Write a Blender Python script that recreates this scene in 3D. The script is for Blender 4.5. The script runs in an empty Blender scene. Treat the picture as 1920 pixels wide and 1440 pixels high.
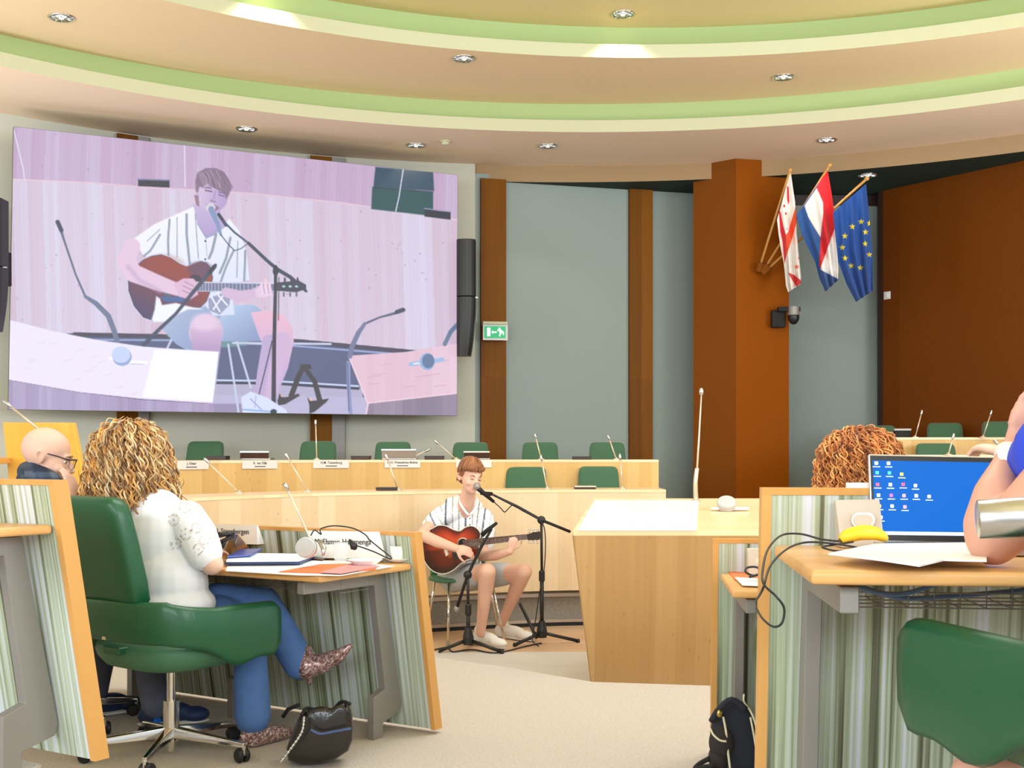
import bpy, bmesh, math, random
import numpy as np
from mathutils import Vector, Matrix, noise
R = random.Random(7)
PI = math.pi
sc = bpy.context.scene
COL = sc.collection
# ------------------------------------------------------------------ camera
F = 2250.0; HY = 848.0; CH = 1.38
cd = bpy.data.cameras.new('camera'); cam = bpy.data.objects.new('camera', cd); COL.objects.link(cam)
cam.location = (0, 0, CH); cam.rotation_euler = (PI/2, 0, 0)
cd.sensor_width = 36; cd.sensor_fit = 'HORIZONTAL'; cd.lens = F/1920*36; cd.shift_y = (HY-720)/1920
cd.clip_start = .05; cd.clip_end = 200
sc.camera = cam
# ------------------------------------------------------------------ world, light, exposure
w = bpy.data.worlds.new('world'); sc.world = w; w.use_nodes = True
w.node_tree.nodes['Background'].inputs[0].default_value = (.86, .94, 1, 1)
w.node_tree.nodes['Background'].inputs[1].default_value = .8
sc.view_settings.view_transform = 'Standard'; sc.view_settings.look = 'None'
sc.view_settings.gamma = 1; sc.view_settings.use_curve_mapping = False
sc.view_settings.exposure = 0.40
def area(name, loc, target, sx, sy, power, col=(1, 1, 1), spread=180):
    l = bpy.data.lights.new(name, 'AREA'); l.shape = 'RECTANGLE'; l.size = sx; l.size_y = sy
    l.energy = power; l.color = col; l.spread = math.radians(spread)
    o = bpy.data.objects.new(name, l); COL.objects.link(o); o.location = loc
    o.rotation_euler = (Vector(target)-Vector(loc)).to_track_quat('-Z', 'Y').to_euler(); return o
area('window_light', (7.5, 1.5, 3.0), (-1, 7.5, .6), 5.0, 2.6, 270, (.93, .97, 1))
area('window_light', (-6.5, -1.5, 2.9), (1, 9, 1.0), 4.0, 2.4, 250, (.90, .96, 1))
area('roof_light', (.9, 6.3, 5.15), (.6, 7.6, 0), 3.6, 3.6, 225, (.90, .96, 1))
area('ceiling_fill', (.5, -3.2, 3.1), (.6, 1.0, 5.6), 9, 1.6, 420, (.86, .94, 1))  # added fill behind the camera, no real fixture, lifts the ceiling
area('ceiling_fill', (-5.9, 7.6, 2.2), (-4.4, 8.6, 5), 1.2, 4.4, 112, (.90, .95, 1))  # added fill out of view on the left, brightens the ceiling rings
area('ceiling_fill', (6.3, 7.6, 2.5), (5.2, 8.2, 5), 1.0, 4.0, 128, (.90, .95, 1))  # its counterpart on the right, likewise added
# ------------------------------------------------------------------ helpers
def P(px, py, Z): return Vector(((px-960)/F*Z, Z, CH-(py-HY)/F*Z))
def PZ(px, py, z):                         # the point of the height z seen at that pixel
    Z = (CH-z)*F/(py-HY); return Vector(((px-960)/F*Z, Z, z))
def lin(c):
    return tuple(((v/255)/12.92 if v/255 <= .04045 else ((v/255+.055)/1.055)**2.4) for v in c)
MATS = {}
def mat(name, rgb, rough=.5, metal=0, emit=0, spec=.5, trans=0, coat=0, sheen=0, bump=0, bscale=200, var=0, vscale=4, alpha=1, ior=None):
    if name in MATS: return MATS[name]
    m = bpy.data.materials.new(name); m.use_nodes = True; MATS[name] = m
    nt = m.node_tree; b = nt.nodes['Principled BSDF']; c = (*lin(rgb), 1)
    b.inputs['Base Color'].default_value = c; b.inputs['Roughness'].default_value = rough
    b.inputs['Metallic'].default_value = metal; b.inputs['Specular IOR Level'].default_value = spec
    b.inputs['Transmission Weight'].default_value = trans; b.inputs['Coat Weight'].default_value = coat
    b.inputs['Sheen Weight'].default_value = sheen
    if ior: b.inputs['IOR'].default_value = ior
    if emit:
        b.inputs['Emission Color'].default_value = c; b.inputs['Emission Strength'].default_value = emit
    if bump or var:
        tc = nt.nodes.new('ShaderNodeTexCoord')
    if var:
        n = nt.nodes.new('ShaderNodeTexNoise'); n.inputs['Scale'].default_value = vscale; n.inputs['Detail'].default_value = 4
        nt.links.new(tc.outputs['Object'], n.inputs['Vector'])
        r = nt.nodes.new('ShaderNodeValToRGB'); r.color_ramp.elements[0].position = .3; r.color_ramp.elements[1].position = .7
        r.color_ramp.elements[0].color = tuple(min(1, v*(1-var)) for v in c[:3])+(1,)
        r.color_ramp.elements[1].color = tuple(min(1, v*(1+var)) for v in c[:3])+(1,)
        nt.links.new(n.outputs['Fac'], r.inputs[0]); nt.links.new(r.outputs[0], b.inputs['Base Color'])
    if bump:
        n = nt.nodes.new('ShaderNodeTexNoise'); n.inputs['Scale'].default_value = bscale
        nt.links.new(tc.outputs['Object'], n.inputs['Vector'])
        bp = nt.nodes.new('ShaderNodeBump'); bp.inputs['Strength'].default_value = bump; bp.inputs['Distance'].default_value = .01
        nt.links.new(n.outputs['Fac'], bp.inputs['Height']); nt.links.new(bp.outputs[0], b.inputs['Normal'])
    return m
def wood(name, c1, c2, c3, axis=2, board=.11, rough=.4, knots=True, streak=22, coat=.0, spec=.4):
    """boards running along `axis`, each with its own tone, fine grain and a few knots"""
    m = bpy.data.materials.new(name); m.use_nodes = True; nt = m.node_tree; N = nt.nodes; L = nt.links
    b = N['Principled BSDF']; b.inputs['Roughness'].default_value = rough; b.inputs['Coat Weight'].default_value = coat; b.inputs['Specular IOR Level'].default_value = spec
    tc = N.new('ShaderNodeTexCoord')
    def mapn(scale):
        mp = N.new('ShaderNodeMapping'); mp.inputs['Scale'].default_value = scale
        L.new(tc.outputs['Object'], mp.inputs['Vector']); return mp
    s = [1/board]*3; s[axis] = .45
    if axis == 2: s[1] = .001
    mp = mapn(s); fl = N.new('ShaderNodeVectorMath'); fl.operation = 'FLOOR'; L.new(mp.outputs[0], fl.inputs[0])
    wn = N.new('ShaderNodeTexWhiteNoise'); L.new(fl.outputs[0], wn.inputs['Vector'])
    g = [streak*2]*3; g[axis] = 1.2
    if axis == 2: g[1] = 3
    n = N.new('ShaderNodeTexNoise'); n.inputs['Scale'].default_value = 1; n.inputs['Detail'].default_value = 5
    L.new(mapn(g).outputs[0], n.inputs['Vector'])
    mx = N.new('ShaderNodeMath'); mx.operation = 'MULTIPLY_ADD'; mx.inputs[1].default_value = .55
    L.new(wn.outputs['Value'], mx.inputs[0])
    m2 = N.new('ShaderNodeMath'); m2.operation = 'MULTIPLY'; m2.inputs[1].default_value = .45
    L.new(n.outputs['Fac'], m2.inputs[0]); L.new(m2.outputs[0], mx.inputs[2])
    r = N.new('ShaderNodeValToRGB'); e = r.color_ramp.elements
    e[0].position = .12; e[0].color = (*lin(c1), 1); e[1].position = .85; e[1].color = (*lin(c3), 1)
    k = e.new(.5); k.color = (*lin(c2), 1)
    L.new(mx.outputs[0], r.inputs[0]); out = r.outputs[0]
    if knots:
        ks = [16., 1., 16.]; ks[axis] = 9.
        v = N.new('ShaderNodeTexVoronoi'); v.inputs['Scale'].default_value = 1; L.new(mapn(ks).outputs[0], v.inputs['Vector'])
        kr = N.new('ShaderNodeValToRGB'); kr.color_ramp.elements[0].position = .0; kr.color_ramp.elements[1].position = .13
        L.new(v.outputs['Distance'], kr.inputs[0])
        mm = N.new('ShaderNodeMix'); mm.data_type = 'RGBA'; mm.inputs[6].default_value = (*[q*.82 for q in lin(c1)], 1)
        L.new(kr.outputs[0], mm.inputs[0]); L.new(out, mm.inputs[7]); out = mm.outputs[2]
    L.new(out, b.inputs['Base Color']); MATS[name] = m; return m
def stripes(name, cols, rough=.35):
    """streaky laminate: irregular upright stripes"""
    m = bpy.data.materials.new(name); m.use_nodes = True; nt = m.node_tree; N = nt.nodes; L = nt.links
    b = N['Principled BSDF']; b.inputs['Roughness'].default_value = rough
    tc = N.new('ShaderNodeTexCoord')
    def nz(s, d):
        mp = N.new('ShaderNodeMapping'); mp.inputs['Scale'].default_value = s; L.new(tc.outputs['Object'], mp.inputs[0])
        n = N.new('ShaderNodeTexNoise'); n.inputs['Scale'].default_value = 1; n.inputs['Detail'].default_value = d
        n.inputs['Distortion'].default_value = .03; L.new(mp.outputs[0], n.inputs[0]); return n.outputs['Fac']
    a = N.new('ShaderNodeMath'); a.operation = 'MULTIPLY_ADD'; a.inputs[1].default_value = .55
    L.new(nz((80, 2, .45), 3), a.inputs[0])
    c = N.new('ShaderNodeMath'); c.operation = 'MULTIPLY'; c.inputs[1].default_value = .45
    L.new(nz((17, 1, .25), 2), c.inputs[0]); L.new(c.outputs[0], a.inputs[2])
    r = N.new('ShaderNodeValToRGB'); e = r.color_ramp.elements
    ps = [.36, .42, .46, .50, .535, .57, .62]
    e[0].position = ps[0]; e[0].color = (*lin(cols[0]), 1); e[1].position = ps[-1]; e[1].color = (*lin(cols[-1]), 1)
    for p_, q in zip(ps[1:-1], cols[1:-1]): k = e.new(p_); k.color = (*lin(q), 1)
    L.new(a.outputs[0], r.inputs[0]); L.new(r.outputs[0], b.inputs['Base Color']); MATS[name] = m; return m
def attr_mat(name, emit=0, rough=.7, coat=0, noise_amt=0, sheen=0, metal=0):
    m = bpy.data.materials.new(name); m.use_nodes = True; nt = m.node_tree; b = nt.nodes['Principled BSDF']
    a = nt.nodes.new('ShaderNodeAttribute'); a.attribute_name = 'Col'
    b.inputs['Roughness'].default_value = rough; b.inputs['Coat Weight'].default_value = coat; b.inputs['Metallic'].default_value = metal
    b.inputs['Sheen Weight'].default_value = sheen
    if emit:
        b.inputs['Base Color'].default_value = (.01, .01, .01, 1)
        nt.links.new(a.outputs['Color'], b.inputs['Emission Color']); b.inputs['Emission Strength'].default_value = emit
    else: nt.links.new(a.outputs['Color'], b.inputs['Base Color'])
    MATS[name] = m; return m
class MB:
    def __init__(s): s.v = []; s.f = []; s.c = []
    def add(s, vs, fs, col=None):
        n = len(s.v); s.v += [tuple(x) for x in vs]; s.f += [tuple(i+n for i in f) for f in fs]
        s.c += [col]*len(vs); return s
    def box(s, c, d, rz=0, col=None, M=None):
        M = M or Matrix.Rotation(rz, 3, 'Z'); c = Vector(c); d = Vector(d)/2
        vs = [c+M @ Vector((x*d.x, y*d.y, z*d.z)) for x in (-1, 1) for y in (-1, 1) for z in (-1, 1)]
        return s.add(vs, [(0, 1, 3, 2), (4, 6, 7, 5), (0, 4, 5, 1), (2, 3, 7, 6), (0, 2, 6, 4), (1, 5, 7, 3)], col)
    def hexa(s, bot, top, col=None):       # two matching polygons
        n = len(bot); vs = list(bot)+list(top)
        return s.add(vs, [tuple(range(n))[::-1], tuple(range(n, 2*n))]+[(i, (i+1) % n, n+(i+1) % n, n+i) for i in range(n)], col)
    def prism(s, poly, z0, z1, col=None):
        return s.hexa([(x, y, z0) for x, y in poly], [(x, y, z1) for x, y in poly], col)
    def tube(s, pts, r, n=10, col=None, caps=True, flat=1, up=None):
        pts = [Vector(p) for p in pts]; k = len(pts); rs = r if isinstance(r, (list, tuple)) else [r]*k
        vs = []; fs = []; prev = None
        for i, p in enumerate(pts):
            t = (pts[min(i+1, k-1)]-pts[max(i-1, 0)]).normalized()
            if prev is None: a = t.orthogonal().normalized() if up is None else (Vector(up)-t*t.dot(Vector(up))).normalized()
            else: a = (prev-t*prev.dot(t)); a = a.normalized() if a.length > 1e-6 else t.orthogonal().normalized()
            prev = a; b = t.cross(a)
            for j in range(n):
                q = 2*PI*j/n; vs.append(p+a*math.cos(q)*rs[i]*flat+b*math.sin(q)*rs[i])
        for i in range(k-1):
            for j in range(n): fs.append((i*n+j, i*n+(j+1) % n, (i+1)*n+(j+1) % n, (i+1)*n+j))
        if caps: fs.append(tuple(range(n))[::-1]); fs.append(tuple((k-1)*n+j for j in range(n)))
        return s.add(vs, fs, col)
    def ell(s, c, r, rot=None, nu=20, nv=12, col=None):
        c = Vector(c); r = Vector(r) if not isinstance(r, (int, float)) else Vector((r, r, r)); rot = rot or Matrix.Identity(3)
        vs = [c+rot @ Vector((0, 0, r.z))]; fs = []
        for i in range(1, nv):
            a = PI*i/nv
            for j in range(nu):
                b = 2*PI*j/nu; vs.append(c+rot @ Vector((r.x*math.sin(a)*math.cos(b), r.y*math.sin(a)*math.sin(b), r.z*math.cos(a))))
        vs.append(c+rot @ Vector((0, 0, -r.z))); L = len(vs)-1
        for j in range(nu):
            fs.append((0, 1+j, 1+(j+1) % nu)); fs.append((L, L-nu+(j+1) % nu, L-nu+j))
            for i in range(nv-2):
                a = 1+i*nu; fs.append((a+j, a+nu+j, a+nu+(j+1) % nu, a+(j+1) % nu))
        return s.add(vs, fs, col)
    def lathe(s, c, prof, n=24, M=None, col=None):
        c = Vector(c); M = M or Matrix.Identity(3); vs = []; fs = []; k = len(prof)
        for r, z in prof:
            for j in range(n): vs.append(c+M @ Vector((r*math.cos(2*PI*j/n), r*math.sin(2*PI*j/n), z)))
        for i in range(k-1):
            for j in range(n): fs.append((i*n+j, i*n+(j+1) % n, (i+1)*n+(j+1) % n, (i+1)*n+j))
        if prof[0][0] > 1e-5: fs.append(tuple(range(n))[::-1])
        if prof[-1][0] > 1e-5: fs.append(tuple((k-1)*n+j for j in range(n)))
        return s.add(vs, fs, col)
    def chain(s, pr, n=14, col=None):      # joints (point, radius): tapered limbs with round joints
        for p, r in pr: s.ell(p, r, nu=n, nv=8, col=col)
        for (p, r), (q, t) in zip(pr, pr[1:]): s.tube([p, q], [r, t], n, col)
        return s
    def grid(s, f, nu, nv, col=None):
        vs = [f(i/nu, j/nv) for j in range(nv+1) for i in range(nu+1)]
        fs = [(j*(nu+1)+i, j*(nu+1)+i+1, (j+1)*(nu+1)+i+1, (j+1)*(nu+1)+i) for j in range(nv) for i in range(nu)]
        return s.add(vs, fs, col)
    def ob(s, name, m, parent=None, world=True, smooth=False, bevel=0, solid=0, sub=0, weld=False):
        off = parent_off(parent) if (parent and world) else Vector((0, 0, 0))
        me = bpy.data.meshes.new(name)
        me.from_pydata([Vector(v)-off for v in s.v], [], s.f)
        if any(c is not None for c in s.c):
            a = me.color_attributes.new('Col', 'FLOAT_COLOR', 'POINT')
            arr = np.ones((len(s.v), 4), 'f'); arr[:, :3] = [c if c is not None else (.5, .5, .5) for c in s.c]
            a.data.foreach_set('color', arr.ravel())
        bm = bmesh.new(); bm.from_mesh(me)
        if weld: bmesh.ops.remove_doubles(bm, verts=bm.verts, dist=1e-5)
        bmesh.ops.recalc_face_normals(bm, faces=bm.faces); bm.to_mesh(me); bm.free()
        if smooth:
            me.polygons.foreach_set('use_smooth', [True]*len(me.polygons))
        me.materials.append(MATS[m] if isinstance(m, str) else m)
        o = bpy.data.objects.new(name, me); COL.objects.link(o)
        if parent: o.parent = parent
        if bevel:
            b = o.modifiers.new('bevel', 'BEVEL'); b.width = bevel; b.segments = 2; b.limit_method = 'ANGLE'
            me.polygons.foreach_set('use_smooth', [True]*len(me.polygons))
            if not smooth:
                e = o.modifiers.new('wn', 'WEIGHTED_NORMAL'); e.keep_sharp = True
        if solid: q = o.modifiers.new('solid', 'SOLIDIFY'); q.thickness = solid; q.offset = 0
        if sub: q = o.modifiers.new('sub', 'SUBSURF'); q.levels = q.render_levels = sub
        return o
    def blob(s, name, m, parent=None, voxel=.008, smooth=6, colfn=None):
        """fuse all the overlapping shapes into one continuous surface"""
        o = s.ob(name, m, parent, smooth=True)
        r = o.modifiers.new('r', 'REMESH'); r.mode = 'VOXEL'; r.voxel_size = voxel; r.use_smooth_shade = True
        if smooth: q = o.modifiers.new('s', 'SMOOTH'); q.iterations = smooth; q.factor = .5
        bpy.context.view_layer.update()
        dg = bpy.context.evaluated_depsgraph_get(); me = bpy.data.meshes.new_from_object(o.evaluated_get(dg))
        o.modifiers.clear(); old = o.data; o.data = me; bpy.data.meshes.remove(old); me.name = name
        if not me.materials: me.materials.append(MATS[m] if isinstance(m, str) else m)
        me.polygons.foreach_set('use_smooth', [True]*len(me.polygons))
        if colfn:
            off = parent_off(parent) if parent else Vector()
            n = len(me.vertices); co = np.empty(n*3, 'f'); me.vertices.foreach_get('co', co); co = co.reshape(-1, 3)+np.array(off)
            for k in list(me.color_attributes): me.color_attributes.remove(k)
            a = me.color_attributes.new('Col', 'FLOAT_COLOR', 'POINT'); arr = np.ones((n, 4), 'f'); arr[:, :3] = colfn(co)
            a.data.foreach_set('color', arr.ravel())
        return o
def parent_off(p):
    v = Vector(p.location)
    while p.parent: p = p.parent; v += p.location
    return v
def tag(o, label=None, cat=None, group=None, kind=None):
    if label: o['label'] = label
    if cat: o['category'] = cat
    if group: o['group'] = group
    if kind: o['kind'] = kind
    return o
def thing(name, loc, label, cat, rz=0, group=None):
    o = bpy.data.objects.new(name, None); COL.objects.link(o); o.location = loc; o.rotation_euler = (0, 0, rz)
    o.empty_display_size = .1
    return tag(o, label, cat, group)
def struct(mb, name, m, **k):
    o = mb.ob(name, m, **k); o['kind'] = 'structure'; return o
def copy_tree(o, parent=None):
    c = o.copy(); COL.objects.link(c); c.parent = parent
    for ch in list(o.children): copy_tree(ch, c)
    return c
def textmesh(name, txt, size, m, parent, M, depth=.0006, align='CENTER', bold=False):
    cu = bpy.data.curves.new(name, 'FONT'); cu.body = txt; cu.size = size; cu.extrude = depth; cu.align_x = align; cu.align_y = 'CENTER'
    if bold: cu.offset = size*.02
    t = bpy.data.objects.new(name, cu); COL.objects.link(t); bpy.context.view_layer.update()
    me = bpy.data.meshes.new_from_object(t.evaluated_get(bpy.context.evaluated_depsgraph_get()))
    bpy.data.objects.remove(t); me.materials.clear(); me.materials.append(MATS[m])
    me.transform(M); o = bpy.data.objects.new(name, me); COL.objects.link(o); o.parent = parent; return o
# soft-edged painting on a point cloud (X, Y in picture units)
class Paint:
    def __init__(s, X, Y, base): s.X = X; s.Y = Y; s.C = np.zeros((len(X), 3)); s.C[:] = base
    def mix(s, m, c):
        c = np.array(c, float) if not callable(c) else c(s.X, s.Y)
        s.C = s.C*(1-m[:, None])+c*m[:, None]
    def poly(s, pts, c, soft=1.2, a=1):
        X, Y = s.X, s.Y; inside = np.zeros(len(X), bool); d = np.full(len(X), 1e9)
        for (x1, y1), (x2, y2) in zip(pts, pts[1:]+pts[:1]):
            if y1 != y2:
                hit = ((y1 > Y) != (y2 > Y)) & (X < (x2-x1)*(Y-y1)/(y2-y1)+x1); inside ^= hit
            L2 = (x2-x1)**2+(y2-y1)**2+1e-9
            t = np.clip(((X-x1)*(x2-x1)+(Y-y1)*(y2-y1))/L2, 0, 1)
            d = np.minimum(d, np.hypot(X-x1-t*(x2-x1), Y-y1-t*(y2-y1)))
        sd = np.where(inside, d, -d); s.mix(np.clip(sd/soft+.5, 0, 1)*a, c)
    def line(s, pts, w, c, soft=1.2, a=1):
        ws = w if isinstance(w, (list, tuple)) else [w]*len(pts); m = np.zeros(len(s.X))
        for (x1, y1), (x2, y2), w1, w2 in zip(pts, pts[1:], ws, ws[1:]):
            L2 = (x2-x1)**2+(y2-y1)**2+1e-9
            t = np.clip(((s.X-x1)*(x2-x1)+(s.Y-y1)*(y2-y1))/L2, 0, 1)
            sd = (w1+(w2-w1)*t)/2-np.hypot(s.X-x1-t*(x2-x1), s.Y-y1-t*(y2-y1)); m = np.maximum(m, np.clip(sd/soft+.5, 0, 1))
        s.mix(m*a, c)
    def disc(s, x, y, rx, ry, c, soft=1.2, a=1):
        r = np.hypot((s.X-x)/rx, (s.Y-y)/ry); s.mix(np.clip((1-r)*min(rx, ry)/soft+.5, 0, 1)*a, c)
    def grad(s, pts, c1, c2, p1, p2, soft=1.2):
        c1 = np.array(c1, float); c2 = np.array(c2, float); d = np.array(p2, float)-p1
        def f(X, Y):
            t = np.clip(((X-p1[0])*d[0]+(Y-p1[1])*d[1])/(d@d), 0, 1)[:, None]; return c1*(1-t)+c2*t
        s.poly(pts, f, soft)
    def srgb(s):
        c = np.clip(s.C/255, 0, 1); return np.where(c <= .04045, c/12.92, ((c+.055)/1.055)**2.4)
def colour_mesh(o, arr):
    me = o.data; a = me.color_attributes.new('Col', 'FLOAT_COLOR', 'POINT'); b = np.ones((len(arr), 4), 'f'); b[:, :3] = arr
    a.data.foreach_set('color', b.ravel())
# ------------------------------------------------------------------ materials
wood('bamboo', (214, 184, 140), (222, 194, 154), (230, 206, 170), rough=.42)
wood('bamboo_rear', (210, 164, 92), (220, 176, 104), (228, 188, 120), rough=.42)
wood('bamboo_desk', (172, 132, 82), (184, 144, 92), (196, 158, 106), rough=.4)
wood('bamboo_top', (240, 204, 156), (246, 214, 168), (250, 224, 184), axis=0, rough=.3, knots=False)
wood('edge_wood', (205, 150, 82), (214, 160, 90), (224, 172, 104), rough=.4, knots=False)
wood('table_wood', (214, 160, 96), (224, 172, 108), (232, 184, 122), axis=0, rough=.35, knots=False)
wood('yellow_wood', (232, 172, 62), (242, 184, 74), (250, 196, 92), rough=.4)
wood('pilaster_wood', (100, 58, 4), (118, 70, 8), (134, 82, 14), board=.3, rough=.5, knots=False, spec=.12)
wood('dark_wood', (84, 40, 2), (98, 48, 4), (112, 58, 8), axis=0, board=9, rough=.45, knots=False, spec=.15)
wood('parquet', (196, 158, 124), (206, 170, 136), (216, 182, 150), axis=0, board=.12, rough=.4, knots=False)
stripes('laminate', [(58, 60, 48), (114, 118, 94), (152, 162, 132), (174, 186, 160), (184, 194, 178), (202, 208, 206), (206, 212, 226)])
mat('carpet', (204, 194, 184), .95, bump=.6, bscale=260, var=.10, vscale=90)
mat('vinyl', (206, 202, 196), .5, var=.05, vscale=3)
mat('wall_panel', (144, 156, 150), .85, bump=.15, bscale=500)
mat('wall_cream', (194, 192, 176), .85)
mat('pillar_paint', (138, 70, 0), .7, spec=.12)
mat('pillar_paint_shaded', (124, 68, 14), .7, spec=.12)
mat('ceiling_paint', (236, 212, 184), .9)
mat('ceiling_mid', (228, 202, 160), .9)
mat('ceiling_top', (216, 198, 142), .9)
mat('cream_lip', (196, 196, 162), .8)
mat('green_cove', (168, 188, 128), .8)
mat('fascia', (158, 130, 94), .8)
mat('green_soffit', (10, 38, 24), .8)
mat('dark_frieze', (44, 20, 8), .5)
mat('metal_grey', (142, 138, 132), .45, metal=.25)
mat('chrome', (225, 222, 216), .12, metal=1)
mat('silver', (205, 205, 205), .28, metal=1)
mat('mic_champagne', (222, 205, 182), .35, metal=.6)
mat('black_plastic', (24, 24, 26), .45)
mat('black_matte', (14, 14, 15), .75)
mat('dark_brown_box', (62, 40, 34), .5)
mat('white_plastic', (232, 232, 230), .4)
mat('unit_grey', (178, 178, 176), .35)
mat('porcelain', (246, 246, 242), .15, coat=.5)
mat('paper', (245, 244, 242), .8)
mat('plate_card', (238, 224, 214), .7)
mat('ink', (60, 56, 56), .8)
mat('green_leather', (20, 84, 52), .42, coat=.12, bump=.08, bscale=300)
mat('green_fabric', (58, 98, 66), .75, sheen=.3)
mat('seat_green', (66, 116, 84), .5)
mat('riser_fabric', (128, 120, 106), .9, bump=.3, bscale=200, var=.15, vscale=60)
mat('glass', (235, 240, 242), .05, spec=.8); MATS['glass'].node_tree.nodes['Principled BSDF'].inputs['Alpha'].default_value = .30
# ================================================================== THE ROOM
def circ(c, r, n=160): return [(c[0]+r*math.cos(2*PI*i/n), c[1]+r*math.sin(2*PI*i/n)) for i in range(n)]
def annulus(mb, a, b, z, zb=None):
    n = len(a); zb = z if zb is None else zb
    return mb.add([(x, y, z) for x, y in a]+[(x, y, zb) for x, y in b], [(i, (i+1) % n, n+(i+1) % n, n+i) for i in range(n)])
C_OUT = circ((.6, 5.28), 8.23); C_E1 = circ((.79, 4.85), 7.22); C_G1 = circ((.76, 4.80), 7.37)
C_E2 = circ((1.2, 4.44), 6.30); C_G2 = circ((1.25, 4.53), 6.38); C_FAR = circ((.6, 5.28), 13)
struct(annulus(MB(), C_E1, C_OUT, 4.60), 'ceiling', 'ceiling_paint')
struct(annulus(annulus(MB(), C_E1, C_E1, 4.60, 4.72), C_E1, C_G1, 4.72), 'trim_1', 'cream_lip', smooth=False)
struct(annulus(MB(), C_G1, C_G1, 4.72, 4.91), 'trim_2', 'green_cove', smooth=True)
struct(annulus(MB(), C_E2, C_G1, 4.91), 'ceiling', 'ceiling_mid')
struct(annulus(annulus(MB(), C_E2, C_E2, 4.91, 5.03), C_E2, C_G2, 5.03), 'trim_3', 'cream_lip', smooth=False)
struct(annulus(MB(), C_G2, C_G2, 5.03, 5.24), 'trim_4', 'green_cove', smooth=True)
struct(MB().add([(x, y, 5.24) for x, y in C_G2], [tuple(range(len(C_G2)))]), 'ceiling', 'ceiling_top')
struct(annulus(MB(), C_OUT, C_OUT, 4.60, 4.42), 'trim_5', 'fascia', smooth=True)
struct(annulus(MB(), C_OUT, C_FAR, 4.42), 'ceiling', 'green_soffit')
# floor levels
FL = .19; FH = .44
struct(MB().add([(-12, 8.3, 0), (12, 8.3, 0), (12, 18, 0), (-12, 18, 0)], [(0, 1, 2, 3)]), 'floor', 'parquet')
struct(MB().add([(-12, 3, 0), (12, 3, 0), (12, 8.3, 0), (-12, 8.3, 0)], [(0, 1, 2, 3)]), 'floor', 'vinyl')
struct(MB().prism([(-9, 7.0), (-1.4, 7.15), (-.9, 7.12), (-.43, 6.95), (0, 6.62), (.2, 6.42), (.42, 6.22), (1.0, 6.12), (2, 6.0), (9, 5.9), (9, -8), (-9, -8)], -.1, FL), 'floor', 'carpet')
struct(MB().prism([(-1.42, 3.62), (-7.3, 7.12), (-9, 7), (-9, -8), (-1.7, -8), (-1.50, 3.2)], FL, FH), 'floor', 'carpet')
struct(MB().prism([(.50, 2.98), (.44, 2.6), (.44, -8), (9, -8), (9, 1.8)], FL, FH), 'floor', 'carpet')
# walls
wl = [(.6+8.19*math.cos(a), 5.28+8.19*math.sin(a)) for a in [math.radians(97.1+i*4) for i in range(22)]]
mb = MB(); n = len(wl)
mb.add([(x, y, 0) for x, y in wl]+[(x, y, 4.6) for x, y in wl], [(i, i+1, n+i+1, n+i) for i in range(n-1)])
struct(mb, 'wall_left', 'wall_cream', smooth=True)
A0 = Vector((-.42, 13.42)); A1 = Vector((2.5, 14.2)); AD = (A1-A0).normalized(); AN = Vector((AD.y, -AD.x))
def wallpt(px, a=A0, d=AD):                # where the line of sight meets the back wall, in plan
    k = (px-960)/F; t = (a.x-k*a.y)/(k*d.y-d.x); return a+d*t
struct(MB().hexa([(A0.x, A0.y, 0), (A1.x, A1.y, 0), (A1.x, A1.y+.1, 0), (A0.x, A0.y+.1, 0)], [(A0.x, A0.y, 4.5), (A1.x, A1.y, 4.5), (A1.x, A1.y+.1, 4.5), (A0.x, A0.y+.1, 4.5)]), 'wall_back', 'wall_panel')
struct(MB().prism([(2.4, 14.15), (4.5, 14.25), (4.5, 14.35), (2.4, 14.3)], 0, 4.30), 'wall_back', 'wall_panel')
struct(MB().prism([(2.4, 14.13), (4.5, 14.23), (4.5, 14.35), (2.4, 14.3)], 4.30, 4.5), 'trim_6', 'dark_frieze')
struct(MB().prism([(4.30, 13.97), (5.38, 12.45), (8.6, 8.4), (8.8, 8.5), (5.5, 12.6), (4.5, 14.1)], 0, 4.5), 'wall_right', 'dark_wood')
struct(MB().prism([(4.27, 14.0), (4.31, 13.95), (4.36, 13.99), (4.32, 14.2)], 0, 4.45), 'trim_7', 'dark_frieze')
def pilaster(name, px0, px1, m='pilaster_wood', out=.05):
    a = wallpt(px0); b = wallpt(px1); o = AN*out
    return struct(MB().prism([(a.x+o.x, a.y+o.y), (b.x+o.x, b.y+o.y), (b.x, b.y), (a.x, a.y)], 0, 4.44 if px0 > 800 else 4.6), name, m)
pilaster('trim_8', 900, 947); pilaster('trim_9', 1178, 1221)
def cwall(px):                             # point of the curved wall behind that column
    k = (px-960)/F; c = Vector((.6, 5.28)); r = 8.18; d = Vector((k, 1)); A = d@d; B = -2*d@c; Cc = c@c-r*r
    t = (-B+math.sqrt(B*B-4*A*Cc))/(2*A); return d*t
for nm, p0, p1, m in (('trim_10', 583, 624, 'pilaster_wood'), ('trim_11', 624, 648, 'metal_grey'), ('trim_12', 222, 262, 'pilaster_wood'), ('trim_13', 262, 282, 'metal_grey')):
    a = cwall(p0); b = cwall(p1); struct(MB().prism([(a.x, a.y-.05), (b.x, b.y-.05), (b.x, b.y+.02), (a.x, a.y+.02)], 0, 4.58), nm, m)
# the pillar; shade on its left face is put into a darker colour
struct(MB().prism([(2.04, 13.5), (2.455, 13.15), (2.46, 13.2), (2.09, 13.56)], 0, 4.598), 'wall_pillar', 'pillar_paint_shaded')
struct(MB().prism([(2.455, 13.15), (3.07, 13.30), (3.0, 13.8), (2.09, 13.56), (2.46, 13.19)], 0, 4.597), 'wall_pillar', 'pillar_paint')

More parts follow.
